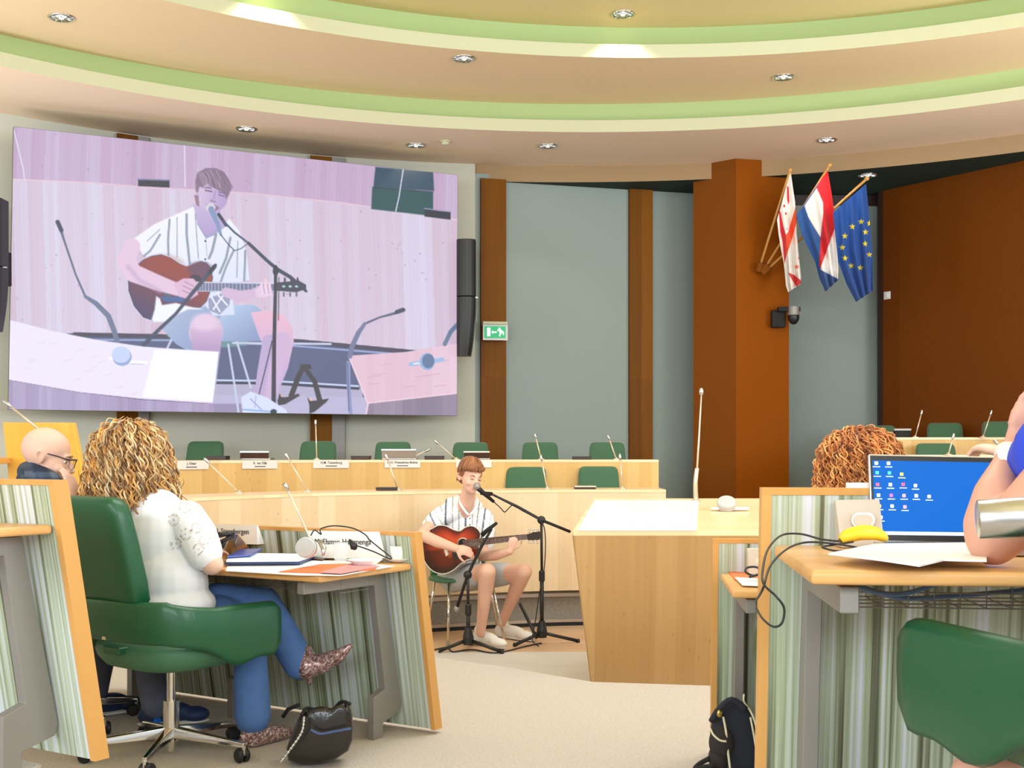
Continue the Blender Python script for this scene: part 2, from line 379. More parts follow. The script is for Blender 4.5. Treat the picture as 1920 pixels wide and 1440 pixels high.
# ------------------------------------------------------------------ ceiling fittings
mat('lamp_glow', (255, 246, 230), .5, emit=4)
dl = thing('ceiling_downlight', (0, 0, 0), 'x', 'ceiling light', group='recessed downlights')
MB().lathe((0, 0, 0), [(.105, 0), (.108, -.006), (.100, -.012), (.088, -.012), (.086, 0)], 28).ob('trim_ring', 'chrome', dl, world=False, smooth=True)
MB().lathe((0, 0, 0), [(.086, -.010), (.07, -.004), (.035, -.001), (.0, -.001)], 28).ob('reflector', 'silver', dl, world=False, smooth=True)
mb = MB()
for k in range(5): mb.box((0, 0, -.009), (.160, .006, .012), PI*k/5)
mb.ob('louvre', 'chrome', dl, world=False)
MB().ell((0, 0, -.008), (.024, .024, .010), nu=12, nv=6).ob('lamp', 'lamp_glow', dl, world=False, smooth=True)
DL = [(115, 32, 4.91, 'downlight in the middle ceiling ring at the top left corner'),
      (870, 109, 4.91, 'downlight in the middle ceiling ring left of the room centre'),
      (1469, 144, 4.91, 'downlight in the middle ceiling ring above the pillar'),
      (1168, 26, 5.24, 'downlight in the innermost ceiling disc lighting the cream lip'),
      (462, 241, 4.60, 'downlight in the outer ceiling ring above the big screen'),
      (780, 272, 4.60, 'downlight in the outer ceiling ring beside the smoke detector'),
      (1027, 273, 4.60, 'downlight in the outer ceiling ring above the tall grey wall panel'),
      (1550, 262, 4.60, 'downlight in the outer ceiling ring above the flags'),
      (1627, 328, 4.42, 'downlight in the dark green soffit behind the blue flag')]
for i, (px, py, z, lb) in enumerate(DL):
    o = dl if i == 0 else copy_tree(dl); o.location = PZ(px, py, z-.001); o['label'] = 'round recessed chrome '+lb
def spot(loc, power, ang=95, blend=.35, tgt=None, size=.04):
    l = bpy.data.lights.new('downlight_lamp', 'SPOT'); l.energy = power; l.spot_size = math.radians(ang); l.spot_blend = blend
    l.color = (1, .90, .72); l.shadow_soft_size = size; o = bpy.data.objects.new('downlight_lamp', l); COL.objects.link(o); o.location = loc
    if tgt: o.rotation_euler = (Vector(tgt)-Vector(loc)).to_track_quat('-Z', 'Y').to_euler()
p = PZ(1168, 26, 5.24); spot((p.x, p.y, 5.215), 34, 110)
spot((-1.96, 9.74, 5.215), 34, 110)
for px, py, z, lb in DL[:3]+DL[4:8]: p = PZ(px, py, z); spot((p.x, p.y, z-.03), 14, 100)
sd = thing('smoke_detector', PZ(835, 264, 4.599), 'small cream smoke detector on the outer ceiling ring', 'smoke detector')
MB().lathe((0, 0, 0), [(.055, 0), (.055, -.014), (.048, -.018)], 20).ob('base', 'cream_lip', sd, world=False, smooth=True)
MB().lathe((0, 0, 0), [(.04, -.018), (.042, -.03), (.03, -.042), (0, -.046)], 20).ob('sensor_head', 'cream_lip', sd, world=False, smooth=True)
vp = P(1587, 193, 11.95); vg = thing('ceiling_vent', vp, 'small rectangular grey vent grille in the green ceiling cove', 'vent', rz=-.25)
mb = MB().box((0, 0, .055), (.25, .02, .012)).box((0, 0, -.055), (.25, .02, .012)).box((-.12, 0, 0), (.012, .02, .11)).box((.12, 0, 0), (.012, .02, .11))
mb.ob('frame', 'cream_lip', vg, world=False)
mb = MB().box((0, .008, 0), (.24, .004, .11))
for k in range(8): mb.box((0, 0, -.044+k*.0125), (.23, .012, .004))
mb.ob('grille', 'metal_grey', vg, world=False)

# ------------------------------------------------------------------ curved council benches
def smoothpath(pts, n=8):
    pts = [Vector(p) for p in pts]; out = []
    for i in range(len(pts)-1):
        a = pts[max(i-1, 0)]; b = pts[i]; c = pts[i+1]; d = pts[min(i+2, len(pts)-1)]
        for k in range(n):
            t = k/n; out.append(.5*((2*b)+(c-a)*t+(2*a-5*b+4*c-d)*t*t+(3*b-a-3*c+d)*t**3))
    return out+[pts[-1]]
def offs(path, d):
    out = []
    for i, p in enumerate(path):
        t = (path[min(i+1, len(path)-1)]-path[max(i-1, 0)]).normalized(); out.append(p+Vector((-t.y, t.x))*d)
    return out
def ribbon(pa, pb, z0, z1):                # solid between two plan paths
    n = len(pa); mb = MB(); vs = [(p.x, p.y, z) for z in (z0, z1) for q in (pa, pb) for p in q]
    a0, b0, a1, b1 = 0, n, 2*n, 3*n; fs = []
    for i in range(n-1):
        fs += [(a0+i, a0+i+1, a1+i+1, a1+i), (b0+i+1, b0+i, b1+i, b1+i+1), (a1+i, a1+i+1, b1+i+1, b1+i), (a0+i+1, a0+i, b0+i, b0+i+1)]
    fs += [(a0, a1, b1, b0), (a0+n-1, b0+n-1, b1+n-1, a1+n-1)]
    return mb.add(vs, fs)
def bench(path, z0, z1, label, m, depth=.5):
    pa = smoothpath(path); c = pa[len(pa)//2]
    t = thing('council_bench', (c.x, c.y, z0), label, 'bench')
    ribbon(offs(pa, 0), offs(pa, .025), z0, z1-.022).ob('front_panel', m, t)
    ribbon(offs(pa, -.004), offs(pa, depth), z1-.022, z1).ob('desk_top', 'bamboo_top', t)
    for e in (0, -1):
        a = offs(pa, .026)[e]; b = offs(pa, depth-.04)[e]; d = (pa[1]-pa[0]).normalized() if e == 0 else (pa[-2]-pa[-1]).normalized()
        MB().hexa([(a.x, a.y, z0), (b.x, b.y, z0), (b.x+d.x*.025, b.y+d.y*.025, z0), (a.x+d.x*.025, a.y+d.y*.025, z0)],
                  [(a.x, a.y, z1-.023), (b.x, b.y, z1-.023), (b.x+d.x*.025, b.y+d.y*.025, z1-.023), (a.x+d.x*.025, a.y+d.y*.025, z1-.023)]).ob('end_panel', m, t)
    return pa
B1 = [(-2.12, 7.65), (-1.93, 8.0), (-1.45, 8.62), (-1.0, 8.93), (-.45, 9.2), (.2, 9.42), (.7, 9.5), (1.218, 9.5)]
B2 = [(-2.62, 9.45), (-2.3, 9.78), (-1.6, 10.3), (-.7, 10.65), (.2, 10.8), (1.322, 10.82)]
p1 = bench(B1, .29, 1.085, 'long curved bamboo council bench nearest the guitarist, front row', 'bamboo')
p2 = bench(B2, .47, 1.313, 'long curved bamboo council bench in the rear row with name cards on its front', 'bamboo_rear')
struct(ribbon(offs(p1, .10), offs(smoothpath([(x-.05, y+1.42) for x, y in B1]), 0), 0, .26), 'floor', 'riser_fabric')
q1 = offs(p1, .10); q2 = offs(p1, .09)
struct(ribbon(offs(p1, .06), q1, .235, .262), 'trim_14', 'silver'); struct(ribbon(offs(p1, .07), q1, .03, .055), 'trim_15', 'silver')
struct(ribbon(offs(p1, .075), q1, 0, .03), 'trim_16', 'black_matte')
struct(ribbon(offs(p2, .02), offs(p2, 1.9), 0, .46), 'floor', 'riser_fabric')
# ================================================================== DESKS
def uvec(a): return Vector((math.cos(a), math.sin(a), 0))
DESKS = {}
def desk(name, T, a, side, length, label, frames, zf):
    """T: top corner of the leaning panel at its free end; a: heading of the panel's free edge -> other end; side: +1 body runs to local +x"""
    # local frame: x along the panel, y away from the sitter, z up
    t = thing(name, (T[0], T[1], zf), label, 'desk', rz=a)
    s = side; H = .86; LN = .15
    def yy(z): return LN*(H-z)/(H-.02)
    x0, x1 = 0, s*length
    def slab(mb, xa, xb, za, zb, ya=0, yb=.03):
        return mb.hexa([(xa, yy(za)+ya, za), (xb, yy(za)+ya, za), (xb, yy(za)+yb, za), (xa, yy(za)+yb, za)], [(xa, yy(zb)+ya, zb), (xb, yy(zb)+ya, zb), (xb, yy(zb)+yb, zb), (xa, yy(zb)+yb, zb)])
    e = s*.022
    slab(MB(), e, x1, .022, H-.016).ob('striped_panel', 'laminate', t, world=False)
    slab(MB(), e, x1, .018, H-.016, .03, .048).ob('outer_cladding', 'bamboo', t, world=False)
    slab(MB(), 0, e, .018, H, -.003, .05).ob('edge_strip', 'edge_wood', t, world=False)
    slab(MB(), e, x1, H-.016, H, -.003, .05).ob('edge_strip', 'edge_wood', t, world=False)
    zt = .73
    MB().hexa([(s*.03, yy(zt)-.002, zt-.027), (x1, yy(zt)-.002, zt-.027), (x1, -.56, zt-.027), (s*.03, -.56, zt-.027)],
              [(s*.03, yy(zt)-.002, zt), (x1, yy(zt)-.002, zt), (x1, -.56, zt), (s*.03, -.56, zt)]).ob('tabletop', 'table_wood', t, world=False, bevel=.008)
    prof = [(-.50, zt-.036), (0, zt-.036), (yy(.12)-.004, .12), (yy(.10)-.02, .085), (-.0, .06), (-.0, 0), (-.065, 0), (-.065, .175), (yy(.2)-.105, .2), (yy(.64)-.10, .64), (-.50, .645)]
    for fx in frames:
        xa = s*fx; xb = s*(fx+.035)
        MB().hexa([(xa, y, z) for y, z in prof], [(xb, y, z) for y, z in prof]).ob('leg_frame', 'metal_grey', t, world=False, bevel=.003)
    mb = MB()                              # wire cable tray under the top
    xs = [s*(.16+.05*k) for k in range(int((length-.3)/.05))]
    for x in xs: mb.tube([(x, -.28, zt-.04), (x, -.28, zt-.10), (x, -.10, zt-.10), (x, -.10, zt-.04)], .0016, 5)
    for y, z in ((-.28, zt-.10), (-.28, zt-.07), (-.22, zt-.10), (-.16, zt-.10), (-.10, zt-.10), (-.10, zt-.07)): mb.tube([(xs[0], y, z), (xs[-1], y, z)], .0018, 5)
    mb.ob('cable_tray', 'metal_grey', t, world=False)
    return t
aL = math.radians(-31)                     # left desks: local x (toward the free end) ... body runs to local -x
dA = desk('councillor_desk', (-.40, 4.93), aL, -1, 1.80, 'curved-row desk with green striped panel, coffee cup and papers in front of the woman', (.16, .95, 1.6), FL)
dB = desk('councillor_desk', (-1.318, 3.45), aL, -1, 1.9, 'cropped empty desk with green striped panel at the left edge, before the bald man', (.14, 1.3), FH)
aR = math.radians(-6)
dD = desk('councillor_desk', (.562, 2.70), aR, 1, 1.9, 'large green striped desk at the right carrying the open laptop', (.09, 1.5), FH)
dC = desk('councillor_desk', (.763, 4.56), aR, 1, 1.9, 'green striped desk behind the laptop desk, beside the black backpack', (.08, 1.5), FL)

# speaker's block in the middle
E_ = thing('speaker_desk', (1.0, 7.0, 0), 'freestanding bamboo speaker desk with a painted patch of light on top in the room centre', 'desk')
zf_, zb_ = .962, 1.088
f0 = Vector((.330, 6.45, zf_)); f1 = Vector((1.75, 6.45, zf_)); b0 = Vector((.515, 7.60, zb_)); b1 = Vector((1.95, 7.60, zb_))
g0 = Vector((.452, 6.60, 0)); g1 = Vector((1.65, 6.60, 0)); h0 = Vector((.60, 7.45, 0)); h1 = Vector((1.85, 7.45, 0)); dz = Vector((0, 0, .03))
MB().add([g0, g1, f1-dz, f0-dz], [(0, 1, 2, 3)]).ob('front_panel', 'bamboo_desk', E_, solid=.012)
MB().add([g0, h0, b0-dz, f0-dz], [(0, 1, 2, 3)]).ob('side_panel', 'bamboo_desk', E_, solid=.012)
MB().add([g1, h1, b1-dz, f1-dz], [(0, 1, 2, 3)]).ob('side_panel', 'bamboo_desk', E_, solid=.012)
MB().add([h0, h1, b1-dz, b0-dz], [(0, 1, 2, 3)]).ob('back_panel', 'bamboo_desk', E_, solid=.012)
MB().hexa([f0-dz, f1-dz, b1-dz, b0-dz], [f0, f1, b1, b0]).ob('desk_top', 'bamboo_top', E_)
mat('light_patch_white', (252, 250, 246), .25)
def etop(px, py, up=.0):                   # point on the sloping top
    nrm = (f1-f0).cross(b0-f0).normalized(); d = P(px, py, 1)-Vector((0, 0, CH)); o = Vector((0, 0, CH))
    return o+d*((f0-o).dot(nrm)/d.dot(nrm))+nrm*up
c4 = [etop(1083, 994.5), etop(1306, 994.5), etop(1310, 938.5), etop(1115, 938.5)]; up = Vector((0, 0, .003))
MB().hexa([c-up*.5 for c in c4], [c+up for c in c4]).ob('light_patch', 'light_patch_white', E_)['label'] = 'bright patch of light painted on the desk top'  # pool of light on the top, built as a thin white slab

# desk panel seen from its wooden back, far left
yd = thing('desk_panel', (-2.66, 6.6, FL), 'leaning yellow bamboo desk back behind the bald man', 'desk')
MB().hexa([P(45, 1172, 6.75), P(213, 1172, 6.6), P(213, 1172, 6.6)+Vector((0, .05, 0)), P(45, 1172, 6.75)+Vector((0, .05, 0))],
          [P(5, 792, 6.75), P(137, 792.5, 6.6), P(137, 792.5, 6.6)+Vector((0, .05, 0)), P(5, 792, 6.75)+Vector((0, .05, 0))]).ob('back_board', 'yellow_wood', yd, bevel=.004)
MB().box(P(-12, 864, 6.6)-Vector((.1, 0, 0)), (.28, .5, .035)).ob('side_shelf', 'edge_wood', yd, bevel=.004)

# ================================================================== OFFICE CHAIRS
def rrect(hw, hd, p, n=32):
    return [(hw*abs(math.cos(t))**(2/p)*(1 if math.cos(t) >= 0 else -1), hd*abs(math.sin(t))**(2/p)*(1 if math.sin(t) >= 0 else -1)) for t in [2*PI*i/n for i in range(n)]]
def cushion(mb, layers, p=4, n=36):
    """layers: (cx, cy, z, hw, hd) stacked rounded rectangles"""
    rings = []; vs = []; fs = []
    for cx, cy, z, hw, hd in layers:
        for x, y in rrect(hw, hd, p, n): vs.append((cx+x, cy+y, z))
    k = len(layers)
    for i in range(k-1):
        for j in range(n): fs.append((i*n+j, i*n+(j+1) % n, (i+1)*n+(j+1) % n, (i+1)*n+j))
    fs.append(tuple(range(n))[::-1]); fs.append(tuple((k-1)*n+j for j in range(n)))
    return mb.add(vs, fs)
def office_chair(loc, rz, label, lift=0, ground=True, col='green_leather', group=None):
    t = thing('office_chair', loc, label, 'chair', rz=rz, group=group); L = lift
    mb = MB(); cushion(mb, [(0, .02, .352+L, .10, .12), (0, .02, .358+L, .17, .18), (0, .02, .375+L, .225, .235), (0, .02, .41+L, .258, .262), (0, .02, .435+L, .266, .27), (0, .02, .455+L, .262, .265), (0, .02, .468+L, .245, .25), (0, .02, .474+L, .18, .19)], 3.0)
    mb.ob('seat', 'seat_green', t, world=False, smooth=True)
    # upper back cushion, leaning back
    mb = MB(); lay = []
    for z, hw, hd in ((.628, .150, .030), (.634, .172, .042), (.65, .184, .049), (.72, .188, .052), (.85, .186, .052), (.96, .180, .050), (1.0, .172, .046), (1.02, .156, .036), (1.028, .130, .022)):
        lay.append((0, -.262-.10*(z-.63)/.4, z+L, hw, hd))
    cushion(mb, lay, 5).ob('backrest', col, t, world=False, smooth=True)
    # wrap-round shell: back and both arms in one band
    nT = 60; pl = []; hw = .300
    def plan(u):                           # u in [-1,1]
        s = abs(u); sg = 1 if u > 0 else -1
        if s > .52: q = (s-.52)/.48; return Vector((sg*(hw+.012*q), -.12+.39*q))
        a = s/.52*PI/2; ex = .72
        return Vector((sg*hw*math.sin(a)**ex if a > 0 else 0, -.12-.155*math.cos(a)**ex if a < PI/2 else -.12))
    prof = []
    for i in range(nT+1):
        u = -1+2*i/nT; c = plan(u); d = (plan(min(u+.01, 1))-plan(max(u-.01, -1))).normalized(); nrm = Vector((d.y, -d.x)); s = abs(u)
        q = max(0, (s-.45)/.55)
        zt = .645-.035*min(1, max(0, (s-.30)/.3)); zt -= .0*q
        if s < .34: zt = .645
        zb = .485-.03*min(1, max(0, (s-.3)/.35))-.070*q**1.2-.045*math.exp(-((s-.74)/.10)**2)
        e = max(0, (s-.93)/.07); rr = .5*(1-math.sqrt(max(0, 1-e*e)))
        mid = (zt+zb)/2; zt -= (zt-mid)*rr*.5; zb += (mid-zb)*rr*.9
        th = .026*(1-.35*rr); lean = (-.05*(1-min(1, s/.5)))
        prof.append((c, nrm, zt, zb, th, lean))
    vs = []; fs = []; m = 12
    for c, nrm, zt, zb, th, lean in prof:
        for j in range(m):
            a = 2*PI*j/m; cx = math.copysign(abs(math.cos(a))**.6, math.cos(a)); cz = math.copysign(abs(math.sin(a))**.35, math.sin(a))
            z = (zt+zb)/2+(zt-zb)/2*cz; k = (z-.47)/.17
            vs.append((c.x+nrm.x*th*cx, c.y+nrm.y*th*cx+lean*k*.6, z+L))
    for i in range(nT):
        for j in range(m): fs.append((i*m+j, i*m+(j+1) % m, (i+1)*m+(j+1) % m, (i+1)*m+j))
    fs.append(tuple(range(m))[::-1]); fs.append(tuple(nT*m+j for j in range(m)))
    MB().add(vs, fs).ob('arm_shell', col, t, world=False, smooth=True)
    if ground:
        mb = MB()                          # brackets carrying the shell
        mb.box((0, -.22, .45+L), (.10, .12, .03)); mb.ob('shell_bracket', col, t, world=False, bevel=.008)
        MB().box((0, -.303, .50+L), (.022, .006, .012)).ob('maker_badge', 'chrome', t, world=False)
        MB().lathe((0, 0, 0), [(.030, .385+L), (.030, .365+L), (.017, .36+L), (.017, .22), (.031, .22), (.031, .06), (.016, .06), (.016, .02)], 20).ob('gas_lift', 'chrome', t, world=False, smooth=False)
        for k in range(5):
            a = 2*PI*k/5+.30; d = Vector((math.cos(a), math.sin(a), 0)); n_ = Vector((-d.y, d.x, 0)); mb = MB()
            mb.hexa([d*.02-n_*.02+Vector((0, 0, .075)), d*.02+n_*.02+Vector((0, 0, .075)), d*.33+n_*.011+Vector((0, 0, .058)), d*.33-n_*.011+Vector((0, 0, .058))],
                    [d*.02-n_*.016+Vector((0, 0, .118)), d*.02+n_*.016+Vector((0, 0, .118)), d*.33+n_*.008+Vector((0, 0, .078)), d*.33-n_*.008+Vector((0, 0, .078))])
            lg = mb.ob('base_leg', 'chrome', t, world=False, bevel=.004)
            c = d*.325; mb = MB()
            MB().tube([c+Vector((0, 0, .03)), c+Vector((0, 0, .066))], .008, 8).ob('caster_stem', 'chrome', lg, world=False)
            q = Vector((math.cos(a+1.1), math.sin(a+1.1), 0)); w_ = Vector((-q.y, q.x, 0)); M = Matrix((w_, Vector((0, 0, 1)), q)).transposed()
            for sg in (-1, 1): mb.lathe(c+q*sg*.014+w_*.012+Vector((0, 0, .028)), [(0, -.010), (.022, -.010), (.028, -.004), (.028, .004), (.022, .010), (0, .010)], 18, M)
            mb.ob('caster', 'black_plastic', lg, world=False, smooth=False)
    return t
chW = office_chair((-1.335, 4.70, FL), -math.radians(36), 'large green leather swivel chair on chrome star base, occupied by the curly-haired woman')
chM = office_chair((-1.97, 5.25, FL), -math.radians(55), 'green leather swivel chair of the bald man, mostly hidden behind the woman')
chD = office_chair((1.10, 2.04, FH), math.radians(14), 'green swivel chair cropped at the bottom right corner', lift=.03)
# chairs behind the benches: plain fabric backs
cr = office_chair((0, 0, 0), PI, 'x', col='green_fabric', group='empty chairs behind the benches')
rear = [(350, 826, 11.4, .46, 'green chair at the left end of the rear bench, beside the curly hair'), (573, 826, 11.45, .46, 'green chair of the rear bench behind the upright microphone'),
        (725, 827, 11.5, .46, 'green chair of the rear bench behind the grey laptop'), (875, 828, 11.5, .46, 'green chair of the rear bench above the guitarist'),
        (1016, 828, 11.5, .46, 'green chair of the rear bench before the wide grey wall panel'), (1148, 828, 11.5, .46, 'green chair at the right end of the rear bench'),
        (985, 877, 10.1, .25, 'green chair of the front bench right of the guitarist'), (1133, 876, 10.1, .25, 'green chair at the right end of the front bench'),
        (188, 822, 10.0, .46, 'green chair peeking out left of the blonde curls'),
        (1677, 795, 12.4, .65, 'green chair in the far right rear row behind the dark monitor'), (1806, 790, 12.3, .65, 'green chair in the far right rear row between two microphones'),
        (1918, 787, 11.8, .65, 'green chair in the far right rear row cut by the picture edge'), (1795, 830, 10.7, .44, 'green chair in the far right front row above the laptop'),
        (1658, 822, 10.7, .44, 'green chair in the far right front row behind the red curls')]
for i, (px, py, Z, zb, lb) in enumerate(rear):
    o = cr if i == 0 else copy_tree(cr); p = P(px, py, Z); o.location = (p.x, p.y+.36-.02, zb); o['label'] = lb
    o.rotation_euler = (0, 0, PI+(-.12 if px > 1500 else .0)+R.uniform(-.05, .05)); 
    if zb == .46: o.location.z = p.z-1.028
    else: o.location.z = p.z-1.028
# far right benches
for (xa, xb, Z, y, z0, lb) in ((3.52, 5.5, 11.55, 820, .65, 'bamboo bench of the far right rear row'), (3.15, 5.9, 9.95, 853, .44, 'bamboo bench of the far right front row, behind the laptop')):
    pth = [(xa, Z+.02), ((xa+xb)/2, Z), (xb, Z-.25)]
    bench(pth, z0, CH-(y-HY)/F*Z, lb, 'bamboo_rear')
struct(MB().prism([(3.0, 11.5), (4.9, 11.45), (6.3, 11.1), (6.3, 12.2), (4.4, 13.7), (3.2, 13.7)], 0, .64), 'floor', 'riser_fabric')
struct(MB().prism([(2.9, 9.97), (4.6, 9.93), (6.0, 9.6), (6.2, 11.1), (4.9, 11.44), (3.0, 11.49)], 0, .435), 'floor', 'riser_fabric')
# ================================================================== MICROPHONES ON THE BENCHES
def goose(pts, label, r=.0045, m='mic_champagne', head=.010, base=None, group=None, thick=None):
    """pts: points from the base to the tip"""
    b = Vector(pts[0]); t = thing('gooseneck_microphone', b, label, 'microphone', group=group)
    MB().lathe(b, [(.03, 0), (.03, .006), (.012, .012), (.008, .02)], 16).ob('base', m, t, smooth=False)
    q = smoothpath([Vector(p) for p in pts], 6) if len(pts) > 2 else [Vector(p) for p in pts]
    k = len(q); MB().tube(q, [thick*(1-i/k)+r*i/k if thick else r for i in range(k)], 8).ob('stem', m, t, smooth=True)
    d = (q[-1]-q[-2]).normalized(); e = q[-1]
    MB().tube([e-d*.005, e, e+d*.012, e+d*.04, e+d*.05], [r, head*.7, head, head, head*.5], 12).ob('capsule', 'silver', t, smooth=True)
    return t
GB = 'slender bench microphones'
def bmic(tip, foot, Z, zt, lb, lean=.0, group=None, r=.006):
    a = P(foot[0], foot[1], Z); a.z = zt; b = P(tip[0], tip[1], Z-lean)
    goose([a, b], lb, r=r, head=.011, group=group)
z2 = 1.314; z1 = 1.086
bmic((592, 797), (594, 862), 10.75, z2, 'upright champagne microphone standing on the rear bench before the second chair')
bmic((822, 832), (856, 862), 10.9, z2, 'microphone on the rear bench leaning left toward the grey laptop')
bmic((798, 846), (764, 862), 10.85, z2, 'short microphone lying low over the grey laptop on the rear bench')
bmic((1005, 822), (1015, 862), 10.95, z2, 'microphone on the rear bench before the chair right of the guitarist')
bmic((1143, 825), (1156, 862), 10.95, z2, 'microphone on the rear bench before its rightmost chair')
bmic((392, 868), (449, 926), 8.6, z1, 'long microphone on the front bench leaning left under the first name card')
bmic((541, 860), (577, 923), 8.95, z1, 'long microphone on the front bench leaning left, beneath the second name card')
bmic((727, 862), (747, 919), 9.3, z1, 'microphone on the front bench beside a small dark box, left of the guitarist')
bmic((1016, 864), (1026, 917), 9.62, z1, 'microphone on the front bench before its left green chair')
bmic((1163, 862), (1167, 917), 9.65, z1, 'nearly upright microphone on the front bench at its right chair')
bmic((1727, 778), (1716, 820), 11.6, CH+28/F*11.55, 'slanted microphone on the far right rear bench, left of the middle chair')
bmic((1857, 778), (1843, 820), 11.5, CH+28/F*11.5, 'slanted microphone on the far right rear bench, right of the middle chair')
bmic((1786, 823), (1778, 853), 9.95, CH-5/F*9.95, 'microphone on the far right front bench before the green chair')
a = P(50, 794, 6.5); goose([a-Vector((-.1, 0, .06)), P(20, 762, 6.5)], 'pale microphone rising over the leaning yellow desk back', r=.006)
bmic((161, 882), (178, 900), 7.9, P(178, 900, 7.9).z, 'small microphone tip beside the blonde curls, left side', r=.009)
# tall gooseneck of the speaker desk
ef = etop(1305, 940); tp = P(1315, 742, 7.7)
t = goose([ef, P(1304, 905, 7.62), P(1307, 878, 7.64)], 'tall gooseneck microphone standing on the speaker desk with the bright light patch', r=.013, thick=.016)
for c in list(t.children):
    if c.name.startswith('capsule'): bpy.data.objects.remove(c)
MB().tube([P(1307, 880, 7.64), P(1310, 830, 7.66), tp], [.007, .006, .005], 8).ob('stem', 'mic_champagne', t, smooth=True)
MB().tube([tp, tp+Vector((0, 0, .012)), tp+Vector((0, 0, .04)), tp+Vector((0, 0, .05))], [.005, .014, .014, .008], 12).ob('capsule', 'silver', t, smooth=True)
# round conference device on the sloping top
dv = thing('conference_speaker', etop(1362, 955), 'round white conference speaker with side wings on the speaker desk', 'conference unit')
ax = (P(1362, 950, 7.2)-P(1362, 950, 7.4)+Vector((0, 0, .25))).normalized(); M = Vector((0, 0, 1)).rotation_difference(ax).to_matrix()
c = etop(1362, 958, .045)
MB().lathe(c, [(.050, -.03), (.056, -.02), (.056, .012), (.050, .020), (0, .022)], 28, M).ob('speaker_disc', 'unit_grey', dv, smooth=False, bevel=.003)
MB().box(etop(1388, 958, .014), (.10, .035, .018)).box(etop(1341, 958, .014), (.05, .03, .016)).ob('side_wing', 'white_plastic', dv, bevel=.006)

# ================================================================== THINGS ON THE REAR BENCHES
def flatbox(px0, px1, py0, zb, Z, label, name='document_box', cat='box', m='dark_brown_box', lid=None, group=None, d=.16):
    a = P(px0, 860, Z); b = P(px1, 860, Z); h = P(0, py0, Z).z-zb
    t = thing(name, ((a.x+b.x)/2, Z, zb), label, cat, group=group)
    MB().box(((a.x+b.x)/2, Z, zb+h/2), (b.x-a.x, d, h)).ob('body', m, t, bevel=.003)
    MB().box(((a.x+b.x)/2, Z, zb+h-.003), (b.x-a.x+.006, d+.006, .008)).ob('rim', lid or 'black_plastic', t)
    return t
flatbox(391, 427, 855, z2, 10.5, 'small dark flat box on the rear bench by the first name card')
flatbox(660, 694, 855, z2, 10.8, 'small dark flat box on the rear bench left of the grey laptop')
flatbox(797, 832, 855, z2, 10.9, 'small dark flat box on the rear bench right of the grey laptop')
flatbox(1074, 1108, 856, z2, 10.95, 'small dark flat box on the rear bench between the two right chairs')
flatbox(707, 745, 914, z1, 9.3, 'small dark flat box on the front bench left of the guitarist')
flatbox(1077, 1116, 911, z1, 9.65, 'small dark flat box with light rim on the front bench at the right chair', lid='mic_champagne')
def notebook(px0, px1, py0, zb, Z, label, m_back, skew=0, edge='silver'):
    a = P(px0, 860, Z); b = P(px1, 860, Z); h = P(0, py0, Z).z-zb; w_ = b.x-a.x; c = Vector(((a.x+b.x)/2, Z, zb))
    t = thing('laptop', c, label, 'laptop'); s = skew*w_
    MB().box(c+Vector((0, .13, .009)), (w_, .2, .016)).ob('keyboard_base', 'silver', t, bevel=.003)
    MB().hexa([c+Vector((-w_/2-s, 0, .012)), c+Vector((w_/2-s, 0, .012)), c+Vector((w_/2-s, .008, .012)), c+Vector((-w_/2-s, .008, .012))],
              [c+Vector((-w_/2, -.03, h)), c+Vector((w_/2, -.03, h)), c+Vector((w_/2, -.022, h)), c+Vector((-w_/2, -.022, h))]).ob('lid', m_back, t)
    MB().box(c+Vector((0, -.026, h-.006)), (w_+.004, .014, .012)).ob('lid_edge', edge, t)
    return t
mat('laptop_grey', (150, 142, 136), .4, metal=.3)
notebook(452, 505, 846, z2, 10.45, 'dark laptop seen from behind on the rear bench above the second name card', 'dark_brown_box', .03)
notebook(716, 780, 842, z2, 10.75, 'silver grey laptop seen from behind on the rear bench', 'laptop_grey')
notebook(870, 918, 846, z2, 10.85, 'dark laptop with pale edge on the rear bench just above the guitarist', 'dark_brown_box', 0, 'mic_champagne')
zr = CH+28/F*11.55
mo = thing('monitor', (P(1690, 820, 11.7).x, 11.7, zr), 'small dark monitor with pale top edge on the far right rear bench', 'monitor')
MB().box(P(1691, 812, 11.7), (.15, .05, .075)).ob('screen_back', 'black_matte', mo, bevel=.004); MB().box(P(1691, 805.5, 11.7), (.165, .06, .018)).ob('top_edge', 'laptop_grey', mo)
# name cards on the rear bench front
def bench_front(px, path):                 # plan point of the bench front seen at that column
    best = None
    for a, b in zip(path, path[1:]):
        ka = a.x-(px-960)/F*a.y; kb = b.x-(px-960)/F*b.y
        if ka*kb <= 0: t = ka/(ka-kb); best = a+(b-a)*t, (b-a).normalized()
    return best
for px, nm, lb in ((357, 'J. Otter', 'white name card at the left end of the rear bench front'), (486, 'K. van Dijk', 'white name card under the dark laptop on the rear bench'),
                   (620, 'H.M. Tuinenburg', 'white name card under the upright microphone on the rear bench'), (754, 'M.H. Wesselman-Bolma', 'white name card under the silver grey laptop'),
                   (888, 'R. Bakker', 'white name card right behind the guitarist\'s hair')):
    c, d = bench_front(px, p2); n_ = Vector((d.y, -d.x)); a = math.atan2(d.y, d.x)
    t = thing('name_card', (c.x+n_.x*.010, c.y+n_.y*.010, 1.278), lb, 'name card', rz=a)
    MB().box((0, 0, 0), (.32, .012, .068)).ob('card', 'plate_card', t, world=False)
    M = Matrix.Translation((0, -.0065, .012)) @ Matrix.Rotation(PI/2, 4, 'X')
    textmesh('printed_name', nm, .028, 'ink', t, M, bold=True)
    MB().box((0, -.0065, -.016), (.10, .001, .007)).ob('printed_line', 'ink', t, world=False)

